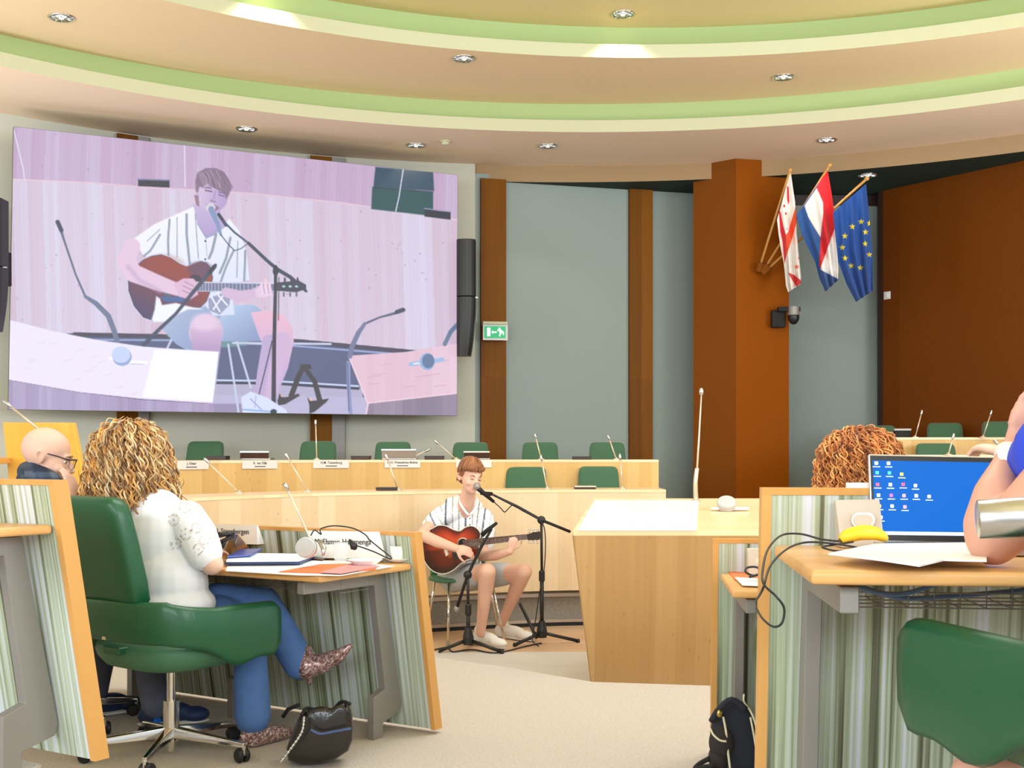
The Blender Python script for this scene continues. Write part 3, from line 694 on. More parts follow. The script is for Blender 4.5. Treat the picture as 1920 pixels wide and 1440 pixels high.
# ================================================================== ON THE WALLS
def facing(px, py, out=.06):
    q = wallpt(px); Z = q.y-out; return P(px, py, Z)
ex = thing('exit_sign', P(928, 621, 13.32), 'illuminated green emergency exit sign with running figure on the wooden pilaster', 'exit sign', rz=.15)
mat('exit_green', (0, 150, 90), .4, emit=.55); mat('exit_white', (240, 250, 240), .4, emit=.8)
mat('clear_edge', (205, 205, 200), .2, spec=.6)
k = 13.32/F
MB().box((0, .06, 15*k), (46*k, .19, 5*k)).ob('housing', 'cream_lip', ex, world=False)
MB().box((.004, 0, -2*k), (47*k, .012, 30*k)).ob('panel_rim', 'clear_edge', ex, world=False)
MB().box((0, -.008, -2*k), (40*k, .006, 22*k)).ob('green_panel', 'exit_green', ex, world=False)
mb = MB(); y = -.012
def pic(pts): mb.add([(x*k, y, z*k) for x, z in pts]+[(x*k, y+.001, z*k) for x, z in pts], [tuple(range(len(pts)))]+[tuple(range(2*len(pts)-1, len(pts)-1, -1))])
pic([(-15, -9.5), (-9, -9.5), (-9, 6), (-15, 6)]); pic([(-7, -2), (-4, 1.5), (-4, -.8), (3, -.8), (3, -3.2), (-4, -3.2), (-4, -5.5)])
pic([(6, 2), (11, 3), (13, -2), (9, -3)]); pic([(4, 1), (6, 3.5), (11, 3), (6, .5)]); pic([(11, 3), (16, -1), (17.5, -4), (13, -1)]); pic([(9, -2), (12, -3), (9.5, -10), (7.5, -9.5)]); pic([(12, -2), (16, -4), (17, -8), (15, -6)])
mb.tube([(8.3*k, y-.0005, 4.6*k), (8.3*k, y+.001, 4.6*k)], 1.9*k, 12)
mb.ob('pictogram', 'exit_white', ex, world=False)
def array(px0, px1, py0, pym, py1, Z, label):
    a = P(px0, py0, Z); b = P(px1, py0, Z); wd = b.x-a.x; cx = (a.x+b.x)/2
    t = thing('line_array_speaker', (cx, Z, P(0, py1, Z).z), label, 'loudspeaker')
    for (ya, yb, bend) in ((py0, pym-1, 0), (pym+1, py1, .09)):
        mb = MB(); N_ = 10; vs = []; fs = []
        for i in range(N_+1):
            q = i/N_; z = P(0, ya+(yb-ya)*q, Z).z; xr = cx+wd/2-bend*q*q*.6; xl = cx-wd/2; dp = .10+bend*q*q
            m_ = 10
            for j in range(m_+1): th = PI*j/m_; vs.append(((xl+xr)/2+(xr-xl)/2*math.cos(PI-th), Z-.09*math.sin(th)**.7+bend*q*q*.5, z))
            vs.append((xr, Z+.14, z)); vs.append((xl, Z+.14, z))
        w_ = m_+3
        for i in range(N_):
            for j in range(w_): fs.append((i*w_+j, i*w_+(j+1) % w_, (i+1)*w_+(j+1) % w_, (i+1)*w_+j))
        fs += [tuple(range(w_)), tuple(N_*w_+j for j in range(w_))[::-1]]
        MB().add(vs, fs).ob('speaker_cabinet', 'black_plastic', t)
    MB().box((cx+wd/2+.004, Z+.05, P(0, pym, Z).z), (.03, .03, .012)).ob('coupling', 'silver', t)
    MB().box((cx, Z+.22, P(0, (py0+py1)/2, Z).z), (.08, .22, .3)).ob('wall_bracket', 'black_matte', t)
array(856, 892, 450, 557, 667, 12.75, 'tall black column loudspeaker right of the big screen')
array(-30, 4, 372, 500, 620, 10.7, 'sliver of a black column loudspeaker at the left picture edge')
jb = thing('wall_junction_box', P(11, 505, 11.15), 'grey green box with dark connector left of the big screen', 'junction box')
MB().box(P(11, 498, 11.15), (.07, .06, .20)).ob('housing', 'metal_grey', jb, bevel=.004); MB().ell(P(11, 514, 11.10), (.02, .02, .06)).ob('connector', 'black_plastic', jb, smooth=True)
sw = thing('wall_switch', P(1664, 554, 13.9), 'small white switch on the dark wooden wall', 'switch', rz=-.95)
MB().box((0, 0, 0), (.085, .03, .09)).ob('plate', 'white_plastic', sw, world=False, bevel=.004); MB().box((0, -.018, 0), (.04, .01, .05)).ob('rocker', 'white_plastic', sw, world=False, bevel=.003)
cm = thing('security_camera', P(1462, 596, 13.2), 'black dome security camera on the orange pillar', 'camera')
MB().box(P(1459, 598, 13.18), (.15, .08, .19)).ob('wall_mount', 'black_matte', cm, bevel=.01)
MB().box(P(1479, 580, 13.10), (.24, .08, .05)).ob('bracket_arm', 'black_matte', cm, bevel=.006)
MB().lathe(P(1488, 579, 13.08), [(.062, .02), (.062, -.06), (.064, -.07)], 22).ob('collar', 'metal_grey', cm, smooth=False)
MB().ell(P(1488, 594, 13.08), (.062, .062, .085)).ob('dome', 'black_plastic', cm, smooth=True)

# ================================================================== FLAGS
attr_mat('flag_cloth', rough=.85, sheen=.1)
def polyl(pts, t):
    d = [0]
    for a, b in zip(pts, pts[1:]): d.append(d[-1]+math.hypot(b[0]-a[0], b[1]-a[1]))
    s = t*d[-1]
    for i in range(len(pts)-1):
        if s <= d[i+1]+1e-9: q = (s-d[i])/(d[i+1]-d[i]+1e-9); return (pts[i][0]+(pts[i+1][0]-pts[i][0])*q, pts[i][1]+(pts[i+1][1]-pts[i][1])*q)
    return pts[-1]
def flag(label, L, Rr, Z, pole, painter, nu=70, nv=130, folds=3.2):
    S = 4.8; cv = lambda p: (1400+p[0]/S, 290+p[1]/S)
    b, e = P(*cv(pole[0]), 13.1), P(*cv(pole[1]), Z)
    t = thing('flag', b, label, 'flag')
    MB().tube([b, e], .014, 10).ob('pole', 'edge_wood', t, smooth=True); MB().ell(e, .024).ob('finial', 'edge_wood', t, smooth=True)
    MB().lathe(b, [(.035, -.05), (.035, .05)], 14, Vector((0, 0, 1)).rotation_difference((e-b).normalized()).to_matrix()).ob('wall_socket', 'pillar_paint_shaded', t)
    XY = []
    def f(u, v):
        l = polyl(L, v); r = polyl(Rr, v); x = l[0]+(r[0]-l[0])*u; y = l[1]+(r[1]-l[1])*u; XY.append((x, y))
        p = cv((x, y)); zz = Z+.02+.055*math.sin(u*folds*2*PI+v*1.3)*min(1, .25+v)+.05*v
        return P(p[0], p[1], zz)
    o = MB().grid(f, nu, nv).ob('cloth', 'flag_cloth', t, smooth=True)
    X = np.array([q[0] for q in XY]); Y = np.array([q[1] for q in XY]); pa = painter(X, Y); colour_mesh(o, pa.srgb())
    s = o.modifiers.new('s', 'SOLIDIFY'); s.thickness = .003
    return t
def star(cx, cy, r, rot=0): return [(cx+(r if i % 2 == 0 else r*.42)*math.sin(PI*i/5+rot), cy-(r if i % 2 == 0 else r*.42)*math.cos(PI*i/5+rot)) for i in range(10)]
def eu(X, Y):
    p = Paint(X, Y, (24, 74, 150))
    for x, y in ((1030, 604), (950, 648), (885, 733), (860, 835), (885, 932), (940, 1000), (1024, 1018), (1070, 697), (1066, 802), (1104, 900), (1105, 618)): p.poly(star(x, y, 29), (232, 206, 20), 3)
    return p
flag('blue European flag with circle of yellow stars, rightmost of the three flags', [(780, 520), (795, 680), (825, 960), (900, 1160), (985, 1325)], [(1075, 262), (1090, 420), (1108, 600), (1128, 900), (1134, 1225)], 12.5, ((180, 1040), (1082, 215)), eu)
def nl(X, Y):
    p = Paint(X, Y, (34, 78, 140)); rd = (206, 20, 34)
    p.poly([(630, 300), (715, 130), (760, 160), (800, 560), (802, 690), (665, 1025), (650, 1000), (668, 740), (685, 560), (690, 450)], rd, 4)
    p.poly([(520, 460), (630, 300), (688, 430), (690, 520), (676, 640), (665, 745), (600, 640), (555, 560)], (222, 214, 208), 4)
    p.poly([(790, 670), (850, 640), (850, 1140), (820, 1118), (665, 1035), (668, 1010)], (244, 240, 236), 4); return p
flag('Dutch red, white and blue flag, middle of the three flags', [(450, 545), (500, 720), (560, 850), (620, 970), (660, 1120), (710, 1232)], [(728, 140), (762, 340), (792, 560), (812, 800), (826, 1000), (822, 1128)], 12.62, ((165, 1020), (748, 95)), nl, folds=2.6)
def loc(X, Y):
    p = Paint(X, Y, (232, 226, 218)); rd = (196, 30, 44)
    p.poly([(362, 285), (378, 290), (384, 420), (374, 455), (364, 400)], rd, 3)
    p.poly([(288, 490), (306, 520), (330, 640), (352, 720), (372, 700), (440, 470), (455, 520), (452, 600), (420, 720), (352, 930), (342, 980), (330, 780), (306, 700)], (232, 74, 34), 4)
    p.poly([(288, 490), (306, 520), (330, 650), (352, 730), (352, 930), (342, 980), (322, 780), (302, 690)], rd, 4)
    p.disc(338, 462, 9, 14, rd, 3); p.disc(352, 530, 8, 12, rd, 3); p.disc(362, 668, 8, 10, (200, 150, 190), 3)
    p.poly(star(450, 1010, 26), (232, 90, 50), 3); p.poly(star(472, 932, 18), (232, 90, 50), 3)
    p.poly([(372, 1062), (420, 1078), (480, 1125), (500, 1150), (450, 1190), (410, 1130)], (206, 40, 44), 4); return p
flag('white regional flag with red bands and stars, leftmost of the three flags', [(275, 585), (290, 720), (310, 850), (335, 970), (345, 1060), (355, 1180), (375, 1238)], [(395, 145), (435, 420), (450, 600), (465, 850), (492, 1100), (486, 1165)], 12.75, ((118, 1010), (392, 140)), loc, folds=1.8)

# ================================================================== ON THE WOMAN'S DESK
zt = FL+.73+.001
def onA(px, py): return PZ(px, py, zt)
def sheet(parent_name, px4, label, cat, m, th=.002, z=zt, rim=None, bevel=0):
    q = [PZ(x, y, z) for x, y in px4]; c = sum(q, Vector())/len(q)
    o = MB().hexa(q, [v+Vector((0, 0, th)) for v in q]).ob(parent_name, m, None, bevel=bevel)
    for v in o.data.vertices: v.co -= Vector((c.x, c.y, z))
    o.location = (c.x, c.y, z); return tag(o, label, cat)
mat('leaflet_orange', (236, 120, 60), .6); mat('leaflet_pink', (214, 150, 150), .6); mat('folder_blue', (62, 84, 130), .5); mat('phone_blue', (60, 84, 170), .3); mat('phone_red', (70, 30, 26), .3)
mat('card_brown', (196, 158, 118), .7); mat('cable_black', (28, 28, 30), .5)
sheet('paper_sheet', [(423, 1071), (560, 1079), (640, 1080), (740, 1062), (640, 1052), (430, 1050)], 'white papers spread along the front edge of the woman\'s desk', 'paper', 'paper', .002)
sheet('leaflet', [(523, 1073), (600, 1075), (705, 1069), (690, 1057), (600, 1059)], 'orange leaflet lying at the front of the woman\'s desk', 'leaflet', 'leaflet_orange', .003, zt+.003)
sheet('leaflet', [(600, 1074), (640, 1076), (712, 1063), (660, 1057)], 'pinkish leaflet with print overlapping the orange one', 'leaflet', 'leaflet_pink', .003, zt+.0065)
nb = thing('notebook', onA(500, 1055), 'open dark blue notebook with white pages under the woman\'s elbow side', 'notebook')
q = [PZ(x, y, zt) for x, y in ((421, 1062), (563, 1061), (597, 1046), (440, 1045))]
MB().hexa([v+Vector((0, 0, .006)) for v in q], [v+Vector((0, 0, .020)) for v in q]).ob('cover', 'folder_blue', nb, bevel=.002)
q = [PZ(x, y, zt+.02) for x, y in ((424, 1054), (560, 1053), (592, 1042), (440, 1040))]
MB().hexa(q, [v+Vector((0, 0, .008)) for v in q]).ob('pages', 'paper', nb)
sheet('smartphone', [(425, 1047), (470, 1044), (492, 1032), (450, 1033)], 'blue smartphone on papers beside the notebook', 'phone', 'phone_blue', .009, zt+.03, bevel=.003)
sheet('smartphone', [(572, 1050), (604, 1053), (622, 1045), (590, 1042)], 'dark red smartphone lying below the round speaker', 'phone', 'phone_red', .009, bevel=.003)
def nameplate(pxl, pxr, pyt, pyb, txt, lb, skew, dn):
    T = parent_off(dA); u = Vector((-math.cos(aL), -math.sin(aL), 0)); nrm = Vector((math.sin(aL), -math.cos(aL), 0))
    def on(px, py):                        # on the panel plane (at desk top side)
        k = (px-960)/F; o = Vector((T.x, T.y, 0))+nrm*dn; s = (o.x-k*o.y)/(k*u.y-u.x); w_ = o+u*s; return P(px, py, w_.y)
    a, b, c, d = on(pxl, pyb), on(pxr, pyb+skew), on(pxr, pyt+skew), on(pxl, pyt); ctr = (a+b+c+d)/4
    t = thing('name_card', (ctr.x, ctr.y, a.z), lb, 'name card')
    bk = -nrm*.05
    MB().hexa([a, b, b+bk, a+bk], [d, c, c+bk*.1, d+bk*.1]).ob('card', 'paper', t)
    dx = (b-a).normalized(); M = Matrix.Translation(ctr+nrm*.003+Vector((0, 0, .012))-Vector(t.location)) @ Matrix((dx, Vector((0, 0, 1)), dx.cross(Vector((0, 0, 1))))).transposed().to_4x4()
    textmesh('printed_name', txt, .034, 'ink', t, M)
nameplate(384, 482, 982, 1018, 'J.H. Steenbergen', 'white name card left on the woman\'s desk, half behind the cardboard unit', 3, .03)
nameplate(578, 710, 995, 1046, 'M. Elsman-Hammenga', 'white name card right on the woman\'s desk, behind cables and the mug side', 2, .05)
def wedge(px0, px1, pyt, pyb, lb, screen=True, slant=8, m='unit_grey'):
    a = onA(px0, pyb); b = onA(px1, pyb); Z = a.y; t = thing('conference_unit', (a+b)/2, lb, 'conference unit')
    c = P(px1, pyt, b.y+.05); d = P(px0+slant, pyt, a.y+.05); bk = Vector((.02, .10, 0))
    MB().hexa([a, b, b+bk, a+bk], [d, c, c+bk*.3, d+bk*.3]).ob('housing', m, t, bevel=.003)
    if screen:
        n = Vector((0, -.002, .0008)); lerp = lambda s, r: a+(b-a)*s+((d+(c-d)*s)-(a+(b-a)*s))*r
        MB().hexa([lerp(.2, .18)+n, lerp(.85, .18)+n, lerp(.85, .55)+n, lerp(.2, .55)+n], [lerp(.2, .18)+n*2, lerp(.85, .18)+n*2, lerp(.85, .55)+n*2, lerp(.2, .55)+n*2]).ob('card_slot', 'silver', t, bevel=.001)
        MB().tube([lerp(.25, .30)+n*3, lerp(.75, .30)+n*3], .0018, 6).ob('slot_light', 'white_plastic', t)
    return t
wedge(505, 600, 1006, 1040, 'light grey wedge conference unit left of the round speaker')
wedge(602, 738, 1012, 1047, 'light grey wedge conference unit right of the round speaker, cable across it', slant=2)
# round speaker and its gooseneck
sp = thing('conference_speaker', onA(578, 1048), 'round grey speaker disc with wire gooseneck microphone on the woman\'s desk', 'conference unit')
c = P(574, 1027, 4.72); M = Vector((0, 0, 1)).rotation_difference(Vector((-.15, -1, .12)).normalized()).to_matrix()
MB().lathe(c, [(.032, -.03), (.040, -.022), (.041, .004), (.036, .012), (0, .013)], 28, M).ob('speaker_disc', 'unit_grey', sp, bevel=.002)
MB().lathe(c, [(.041, -.003), (.0425, .002), (.041, .006)], 28, M).ob('disc_rim', 'silver', sp)
MB().tube([P(578, 1046, 4.78), P(582, 1010, 4.80), P(566, 975, 4.80), P(538, 918, 4.78)], [.006, .0045, .004, .004], 8).ob('gooseneck', 'mic_champagne', sp, smooth=True)
MB().tube([P(540, 920, 4.78), P(537, 912, 4.78), P(532, 906, 4.78)], [.005, .009, .008], 10).ob('capsule', 'silver', sp, smooth=True)
MB().tube([P(600, 1015, 4.75), P(607, 1028, 4.72), P(606, 1040, 4.70)], [.010, .012, .006], 10).ob('knob', 'silver', sp, smooth=True)
# glass tumbler, bowl, cup and saucer
g = onA(639, 1056); gl = thing('drinking_glass', g, 'clear water glass on the woman\'s desk', 'glass')
MB().lathe(g, [(.0, .002), (.022, .002), (.026, .01), (.032, .05), (.030, .085), (.028, .085), (.030, .05), (.024, .012), (0, .010)], 24).ob('tumbler', 'glass', gl, smooth=True)
g = onA(684, 1062); pl = MB().lathe((0, 0, 0), [(0, .001), (.036, .001), (.040, .005), (.070, .026), (.072, .028), (.068, .027), (.038, .008), (0, .007)], 32).ob('saucer_bowl', 'porcelain', None, smooth=True)
pl.location = g; tag(pl, 'shallow white porcelain dish beside the coffee cup', 'dish')
g = onA(748, 1054); ss = MB().lathe((0, 0, 0), [(0, .001), (.034, .001), (.040, .005), (.060, .016), (.061, .018), (.038, .009), (0, .008)], 32).ob('saucer', 'porcelain', None, smooth=True)
ss.location = g; tag(ss, 'white saucer under the coffee cup', 'saucer')
cp = thing('coffee_cup', g+Vector((0, 0, .0085)), 'white coffee cup with handle on its saucer at the desk corner', 'cup')
MB().lathe(cp.location, [(0, 0), (.026, 0), (.030, .006), (.037, .03), (.0385, .06), (.036, .060), (.034, .03), (.024, .008), (0, .007)], 32).ob('bowl', 'porcelain', cp, smooth=True)
h0_ = Vector(cp.location); MB().tube([h0_+Vector(v) for v in ((.036, 0, .052), (.050, 0, .054), (.058, 0, .044), (.054, 0, .030), (.036, 0, .020))], .0045, 8).ob('handle', 'porcelain', cp, smooth=True)
# cardboard stand with dark clip, left
cs = thing('tablet_stand', onA(440, 1040), 'cardboard and silver wedge stand with dark parts by the woman\'s elbow', 'stand')
MB().hexa([onA(436, 1041), onA(472, 1034), onA(470, 1032), onA(440, 1030)], [P(446, 1003, 4.95), P(447, 1003, 4.95), P(448, 1001, 4.99), P(446, 1001, 4.99)]).ob('cardboard_side', 'card_brown', cs)
MB().hexa([onA(418, 1042), onA(434, 1042), onA(434, 1038), onA(418, 1038)], [P(432, 1003, 4.93), P(446, 1002, 4.93), P(446, 1001, 4.95), P(432, 1001, 4.95)]).ob('silver_side', 'silver', cs)
mb = MB()
for a, b in (((398, 1008), (440, 998)), ((402, 1022), (438, 1004)), ((410, 1034), (428, 1006)), ((396, 1000), (432, 1002))): mb.tube([P(*a, 4.93), P(*b, 4.95)], .008, 8)
mb.ob('clip_arms', 'black_plastic', cs, smooth=True)
# cables
def cable(pts, label, r=.0028, m='cable_black', n=6, name='cable'):
    q = smoothpath([Vector(p) for p in pts], n); c = Vector(q[0]); o = MB().tube(q, r, 7).ob(name, m, None, smooth=True)
    for v in o.data.vertices: v.co -= c
    o.location = c; return tag(o, label, 'cable')
cable([P(583, 1004, 4.88), P(590, 994, 4.9), P(602, 1002, 4.88), P(601, 992, 4.88), P(625, 986, 4.88), P(660, 990, 4.86), P(684, 1002, 4.84), P(692, 1012, 4.82)], 'black cable looping above the right name card')
cc = cable([P(660, 1020, 4.68), P(700, 1034, 4.66), P(728, 1047, 4.66), P(733, 1045, 4.7), P(712, 1028, 4.8), P(690, 1010, 4.82)], 'black cable draped over the right wedge unit')
o = MB().tube([P(655, 1012, 4.69), P(660, 1018, 4.68), P(664, 1026, 4.68), P(668, 1030, 4.68)], [.004, .012, .016, .006], 10).ob('plug', 'black_plastic', cc, smooth=True)

# ================================================================== ON THE RIGHT DESKS
zD = FH+.73+.001
lp = thing('laptop', PZ(1755, 1032, zD), 'open silver laptop showing a blue desktop with icons', 'laptop')
Zl = (CH-zD-.012)*F/(1016-HY)
bl, br = P(1634, 1017, Zl), P(1893, 1020, Zl*.985); tl, tr = P(1628, 852, Zl+.05), P(1889, 857, Zl*.985+.05)
bk = Vector((0, .007, 0))
MB().hexa([bl, br, br+bk, bl+bk], [tl, tr, tr+bk, tl+bk]).ob('lid', 'silver', lp, bevel=.003)
def lq(s, r, up=.0): 
    v = bl+(br-bl)*s+((tl+(tr-tl)*s)-(bl+(br-bl)*s))*r; return v+Vector((0, -1, .25)).normalized()*up
def quad(s0, r0, s1, r1, up0, up1): return MB().hexa([lq(s0, r0, up0), lq(s1, r0, up0), lq(s1, r0, up1), lq(s0, r0, up1)], [lq(s0, r1, up0), lq(s1, r1, up0), lq(s1, r1, up1), lq(s0, r1, up1)])
quad(.012, .02, .988, .985, -.001, .0012).ob('bezel', 'black_plastic', lp)
mat('screen_blue', (0, 116, 230), .6, emit=.70, spec=.08); MATS['screen_blue'].node_tree.nodes['Principled BSDF'].inputs['Base Color'].default_value = (.01, .02, .03, 1); dsp = quad(.028, .085, .975, .93, -.001, .0022).ob('display', 'screen_blue', lp)
mat('taskbar', (206, 226, 240), .4, emit=.85); mat('icon_white', (235, 242, 248), .4, emit=.8); mat('icon_red', (226, 80, 110), .4, emit=.7); mat('icon_teal', (60, 190, 200), .4, emit=.7); mat('icon_yellow', (230, 190, 70), .4, emit=.7); mat('icon_violet', (190, 90, 200), .4, emit=.7); mat('icon_pink', (240, 150, 170), .4, emit=.7)
quad(.028, .085, .975, .122, -.001, .0028).ob('taskbar', 'taskbar', dsp)
icons = [(1645, 872, 'icon_white'), (1668, 872, 'icon_white'), (1646, 890, 'icon_teal'), (1669, 890, 'icon_teal'), (1692, 892, 'icon_yellow'), (1646, 912, 'icon_red'), (1670, 912, 'icon_white'), (1694, 911, 'icon_red'), (1717, 913, 'icon_white'),
         (1647, 932, 'icon_white'), (1671, 932, 'icon_violet'), (1695, 932, 'icon_pink'), (1718, 932, 'icon_white'), (1742, 933, 'icon_white'), (1648, 952, 'icon_yellow'), (1672, 952, 'icon_white'), (1696, 953, 'icon_pink'), (1650, 973, 'icon_white')]
mb_t = MB()
for x, y, m in icons:
    s = (x-1631)/259; r = 1-(y-854)/163.5; ws, hs = .0125, .019
    quad(s-ws, r-hs+.008, s+ws, r+hs+.008, -.001, .0032).ob('icon', m, dsp, bevel=.0008)
    quad(s-ws*2.1, r-.038, s+ws*2.1, r-.030, -.001, .0030).ob('icon_caption', 'icon_white', dsp)
kb0 = [bl+Vector((0, 0, -.004)), br+Vector((0, 0, -.004)), br+Vector((-.01, -.20, -.006)), bl+Vector((0, -.20, -.006))]
for v in kb0: v.z = zD+.001
MB().hexa(kb0, [v+Vector((0, 0, .013)) for v in kb0]).ob('keyboard_base', 'silver', lp, bevel=.002)
zp = zD+.017
o = sheet('paper_sheet', [(1553, 1040), (1640, 1022), (1850, 1019), (1850, 1054), (1770, 1052), (1724, 1063), (1690, 1058), (1650, 1052)], 'white paper sheets lying in front of and over the laptop keyboard', 'paper', 'paper', .003, zp)
# grey conference unit, banana, name card
cu = thing('conference_unit', PZ(1600, 1018, zD), 'beige wedge conference unit with oval badge behind the laptop', 'conference unit')
Zc = 2.62; a, b = P(1578, 1010, Zc), P(1660, 1010, Zc); a.z = b.z = zD; d, c = P(1566, 938, Zc+.03), P(1650, 936, Zc+.03); bk = Vector((0, .05, 0))
mat('unit_beige', (200, 186, 170), .35)
MB().hexa([a, b, b+bk, a+bk], [d, c, c+bk*.3, d+bk*.3]).ob('housing', 'unit_beige', cu, bevel=.004)
def rounded(cx, cy, w_, h_, n=8):
    r = h_; out = []
    for i in range(n*2+1): t_ = -PI/2+PI*i/(2*n); out.append((cx+w_-r+r*math.cos(t_), cy+r*math.sin(t_)))
    for i in range(n*2+1): t_ = PI/2+PI*i/(2*n); out.append((cx-w_+r+r*math.cos(t_), cy+r*math.sin(t_)))
    return out
rr_ = [P(x, y, Zc-.004+.03*(1010-y)/72) for x, y in rounded(1618, 975, 22, 14)]
MB().hexa(rr_, [v+Vector((0, -.003, 0)) for v in rr_]).ob('oval_badge', 'white_plastic', cu)
rr_ = [P(x, y, Zc-.009+.03*(1010-y)/72) for x, y in rounded(1618, 975, 18, 10)]
MB().hexa(rr_, [v+Vector((0, -.002, 0)) for v in rr_]).ob('badge_window', 'unit_beige', cu)
cw_ = thing('name_card', PZ(1612, 1012, zD)+Vector((0, .1, 0)), 'pale name card standing against the panel left of the laptop', 'name card')
MB().box(P(1625, 930, 2.70), (.09, .012, .06)).ob('card', 'paper', cw_); MB().box(P(1625, 970, 2.70), (.05, .01, .06)).ob('foot', 'paper', cw_)
mat('banana_yellow', (246, 206, 40), .5, var=.08, vscale=30); mat('banana_tip', (90, 70, 30), .7)
ba = thing('banana', P(1610, 1012, 2.50), 'yellow banana lying beside the laptop base', 'banana')
q = smoothpath([P(1577, 1013, 2.47), P(1590, 1004, 2.47), P(1612, 998, 2.48), P(1640, 1000, 2.50), P(1662, 1010, 2.52)], 6); k = len(q)
for v in q: v.z = max(v.z, zD+.017)
MB().tube(q, [.004+.013*math.sin(PI*min(1, (i+1.5)/(k+1)))**.6 for i in range(k)], 5).ob('peel', 'banana_yellow', ba, smooth=True)
MB().ell(q[0], (.006, .005, .005)).ob('blossom_tip', 'banana_tip', ba, smooth=True)
cable([P(1575, 1015, 2.47), P(1540, 1011, 2.48), P(1500, 1001, 2.5), P(1465, 1004, 2.5), P(1440, 1030, 2.3), P(1430, 1070, 2.2), P(1432, 1095, 2.15), P(1455, 1118, 2.12), P(1470, 1140, 2.12), P(1466, 1168, 2.12), P(1450, 1175, 2.12), P(1430, 1160, 2.2), P(1418, 1140, 2.4)], 'black charger cable looping down over the left end of the laptop desk', r=.0022)
cable([P(1600, 1016, 2.46), P(1560, 1022, 2.44), P(1542, 1026, 2.42), P(1570, 1033, 2.40), P(1610, 1028, 2.40), P(1560, 1019, 2.44), P(1510, 1017, 2.46), P(1475, 1030, 2.4), P(1445, 1060, 2.2), P(1430, 1105, 2.1), P(1418, 1125, 2.4)], 'second black cable curling beside the banana and over the desk edge', r=.0022)
cable([P(1590, 1096, 2.35), P(1650, 1112, 2.35), P(1700, 1112, 2.36), P(1760, 1094, 2.36), P(1800, 1082, 2.36)], 'blue grey data cable sagging in the tray under the laptop desk', r=.005, m=mat('cable_blue', (96, 124, 160), .5))
cable([P(1592, 1090, 2.42), P(1680, 1120, 2.42), P(1780, 1118, 2.42), P(1925, 1106, 2.42)], 'second blue grey cable lying along the tray under the laptop desk', r=.005, m='cable_blue')
# on desk C
zC = FL+.73+.001
sheet('leaflet', [(1366, 1073), (1420, 1076), (1440, 1088), (1378, 1088)], 'reddish leaflet on the small visible corner of the desk by the backpack', 'leaflet', 'leaflet_orange', .004, zC)
sheet('paper_sheet', [(1378, 1084), (1440, 1088), (1440, 1100), (1392, 1098)], 'white paper on the desk corner by the backpack', 'paper', 'paper', .004, zC+.005)
cq = thing('conference_unit', PZ(1410, 1070, zC), 'pale wedge conference unit on the desk corner behind the looping cable', 'conference unit')
a, b = P(1405, 1066, 4.45), P(1460, 1066, 4.45); a.z = b.z = zC; d, c = P(1401, 1028, 4.5), P(1455, 1028, 4.5); bk = Vector((0, .06, 0))
MB().hexa([a, b, b+bk, a+bk], [d, c, c+bk*.3, d+bk*.3]).ob('housing', 'unit_beige', cq, bevel=.004)
rr_ = [P(x, y, 4.455) for x, y in rounded(1426, 1052, 8, 7)]; MB().hexa(rr_, [v+Vector((0, -.006, 0)) for v in rr_]).ob('oval_badge', 'white_plastic', cq)
cable([P(1428, 1074, 4.2), P(1412, 1079, 4.2), P(1398, 1072, 4.2), P(1402, 1064, 4.22), P(1420, 1064, 4.22), P(1424, 1076, 4.2), P(1405, 1082, 4.18)], 'small coil of black cable on the desk corner by the backpack', r=.004)

# ================================================================== BAGS
mat('bag_black', (30, 26, 24), .28, coat=.3, bump=.1, bscale=90); mat('pack_navy', (30, 34, 46), .8); mat('pack_dark', (44, 36, 36), .8); mat('piping_cream', (222, 214, 180), .6); mat('gold', (200, 170, 90), .3, metal=1)
hb = thing('handbag', PZ(600, 1440, FL), 'black glossy leather handbag standing on the floor by the desk foot', 'handbag')
Zb = 4.50
def bagpt(px, py, dz): return P(px, py, Zb+dz)
outl = [(522, 1438), (548, 1375), (562, 1336), (574, 1334), (590, 1325), (612, 1322), (622, 1332), (640, 1314), (658, 1316), (664, 1360), (664, 1414), (600, 1436)]
def bagring(dz, sx, sy): return [bagpt(598+(x-598)*sx, 1400+(y-1400)*sy, dz) for x, y in outl]
mb = MB(); rings = [bagring(.0, .93, .95), bagring(.02, .99, 1), bagring(.09, 1, 1), bagring(.15, .97, .97), bagring(.17, .9, .9)]; vs = [v for r_ in rings for v in r_]; n_ = len(outl)
for v in vs: v.z = max(v.z, FL+.003)
fs = [(i*n_+j, i*n_+(j+1) % n_, (i+1)*n_+(j+1) % n_, (i+1)*n_+j) for i in range(4) for j in range(n_)]+[tuple(range(n_))[::-1], tuple(4*n_+j for j in range(n_))]
mb.add(vs, fs).ob('body', 'bag_black', hb, smooth=True, sub=1)
MB().tube(smoothpath([P(582, 1368, 4.470), P(600, 1376, 4.470), P(625, 1372, 4.470), P(658, 1366, 4.470)], 4), .005, 8).ob('zip', 'folder_blue', hb, smooth=True)
MB().tube(smoothpath([P(566, 1340, 4.480), P(575, 1328, 4.560), P(596, 1332, 4.600), P(622, 1332, 4.580), P(640, 1316, 4.540), P(656, 1320, 4.500)], 5), .007, 8).ob('handle', 'black_matte', hb, smooth=True)
mb = MB(); ch = smoothpath([P(570, 1345, 4.470), P(566, 1372, 4.455), P(548, 1400, 4.450), P(527, 1428, 4.450)], 9)
for i, p in enumerate(ch): mb.ell(p, (.006, .004, .006) if i % 2 else (.004, .006, .005), nu=8, nv=6)
mb.ob('chain', 'silver', hb, smooth=True)
MB().tube([P(530, 1345, 4.730), P(540, 1330, 4.730), P(560, 1322, 4.680)], .008, 8).ob('strap', 'black_matte', hb, smooth=True)
bp_ = thing('backpack', PZ(1378, 1460, FL), 'dark navy backpack with cream zips on the floor before the desk', 'backpack')
Zk = 4.36
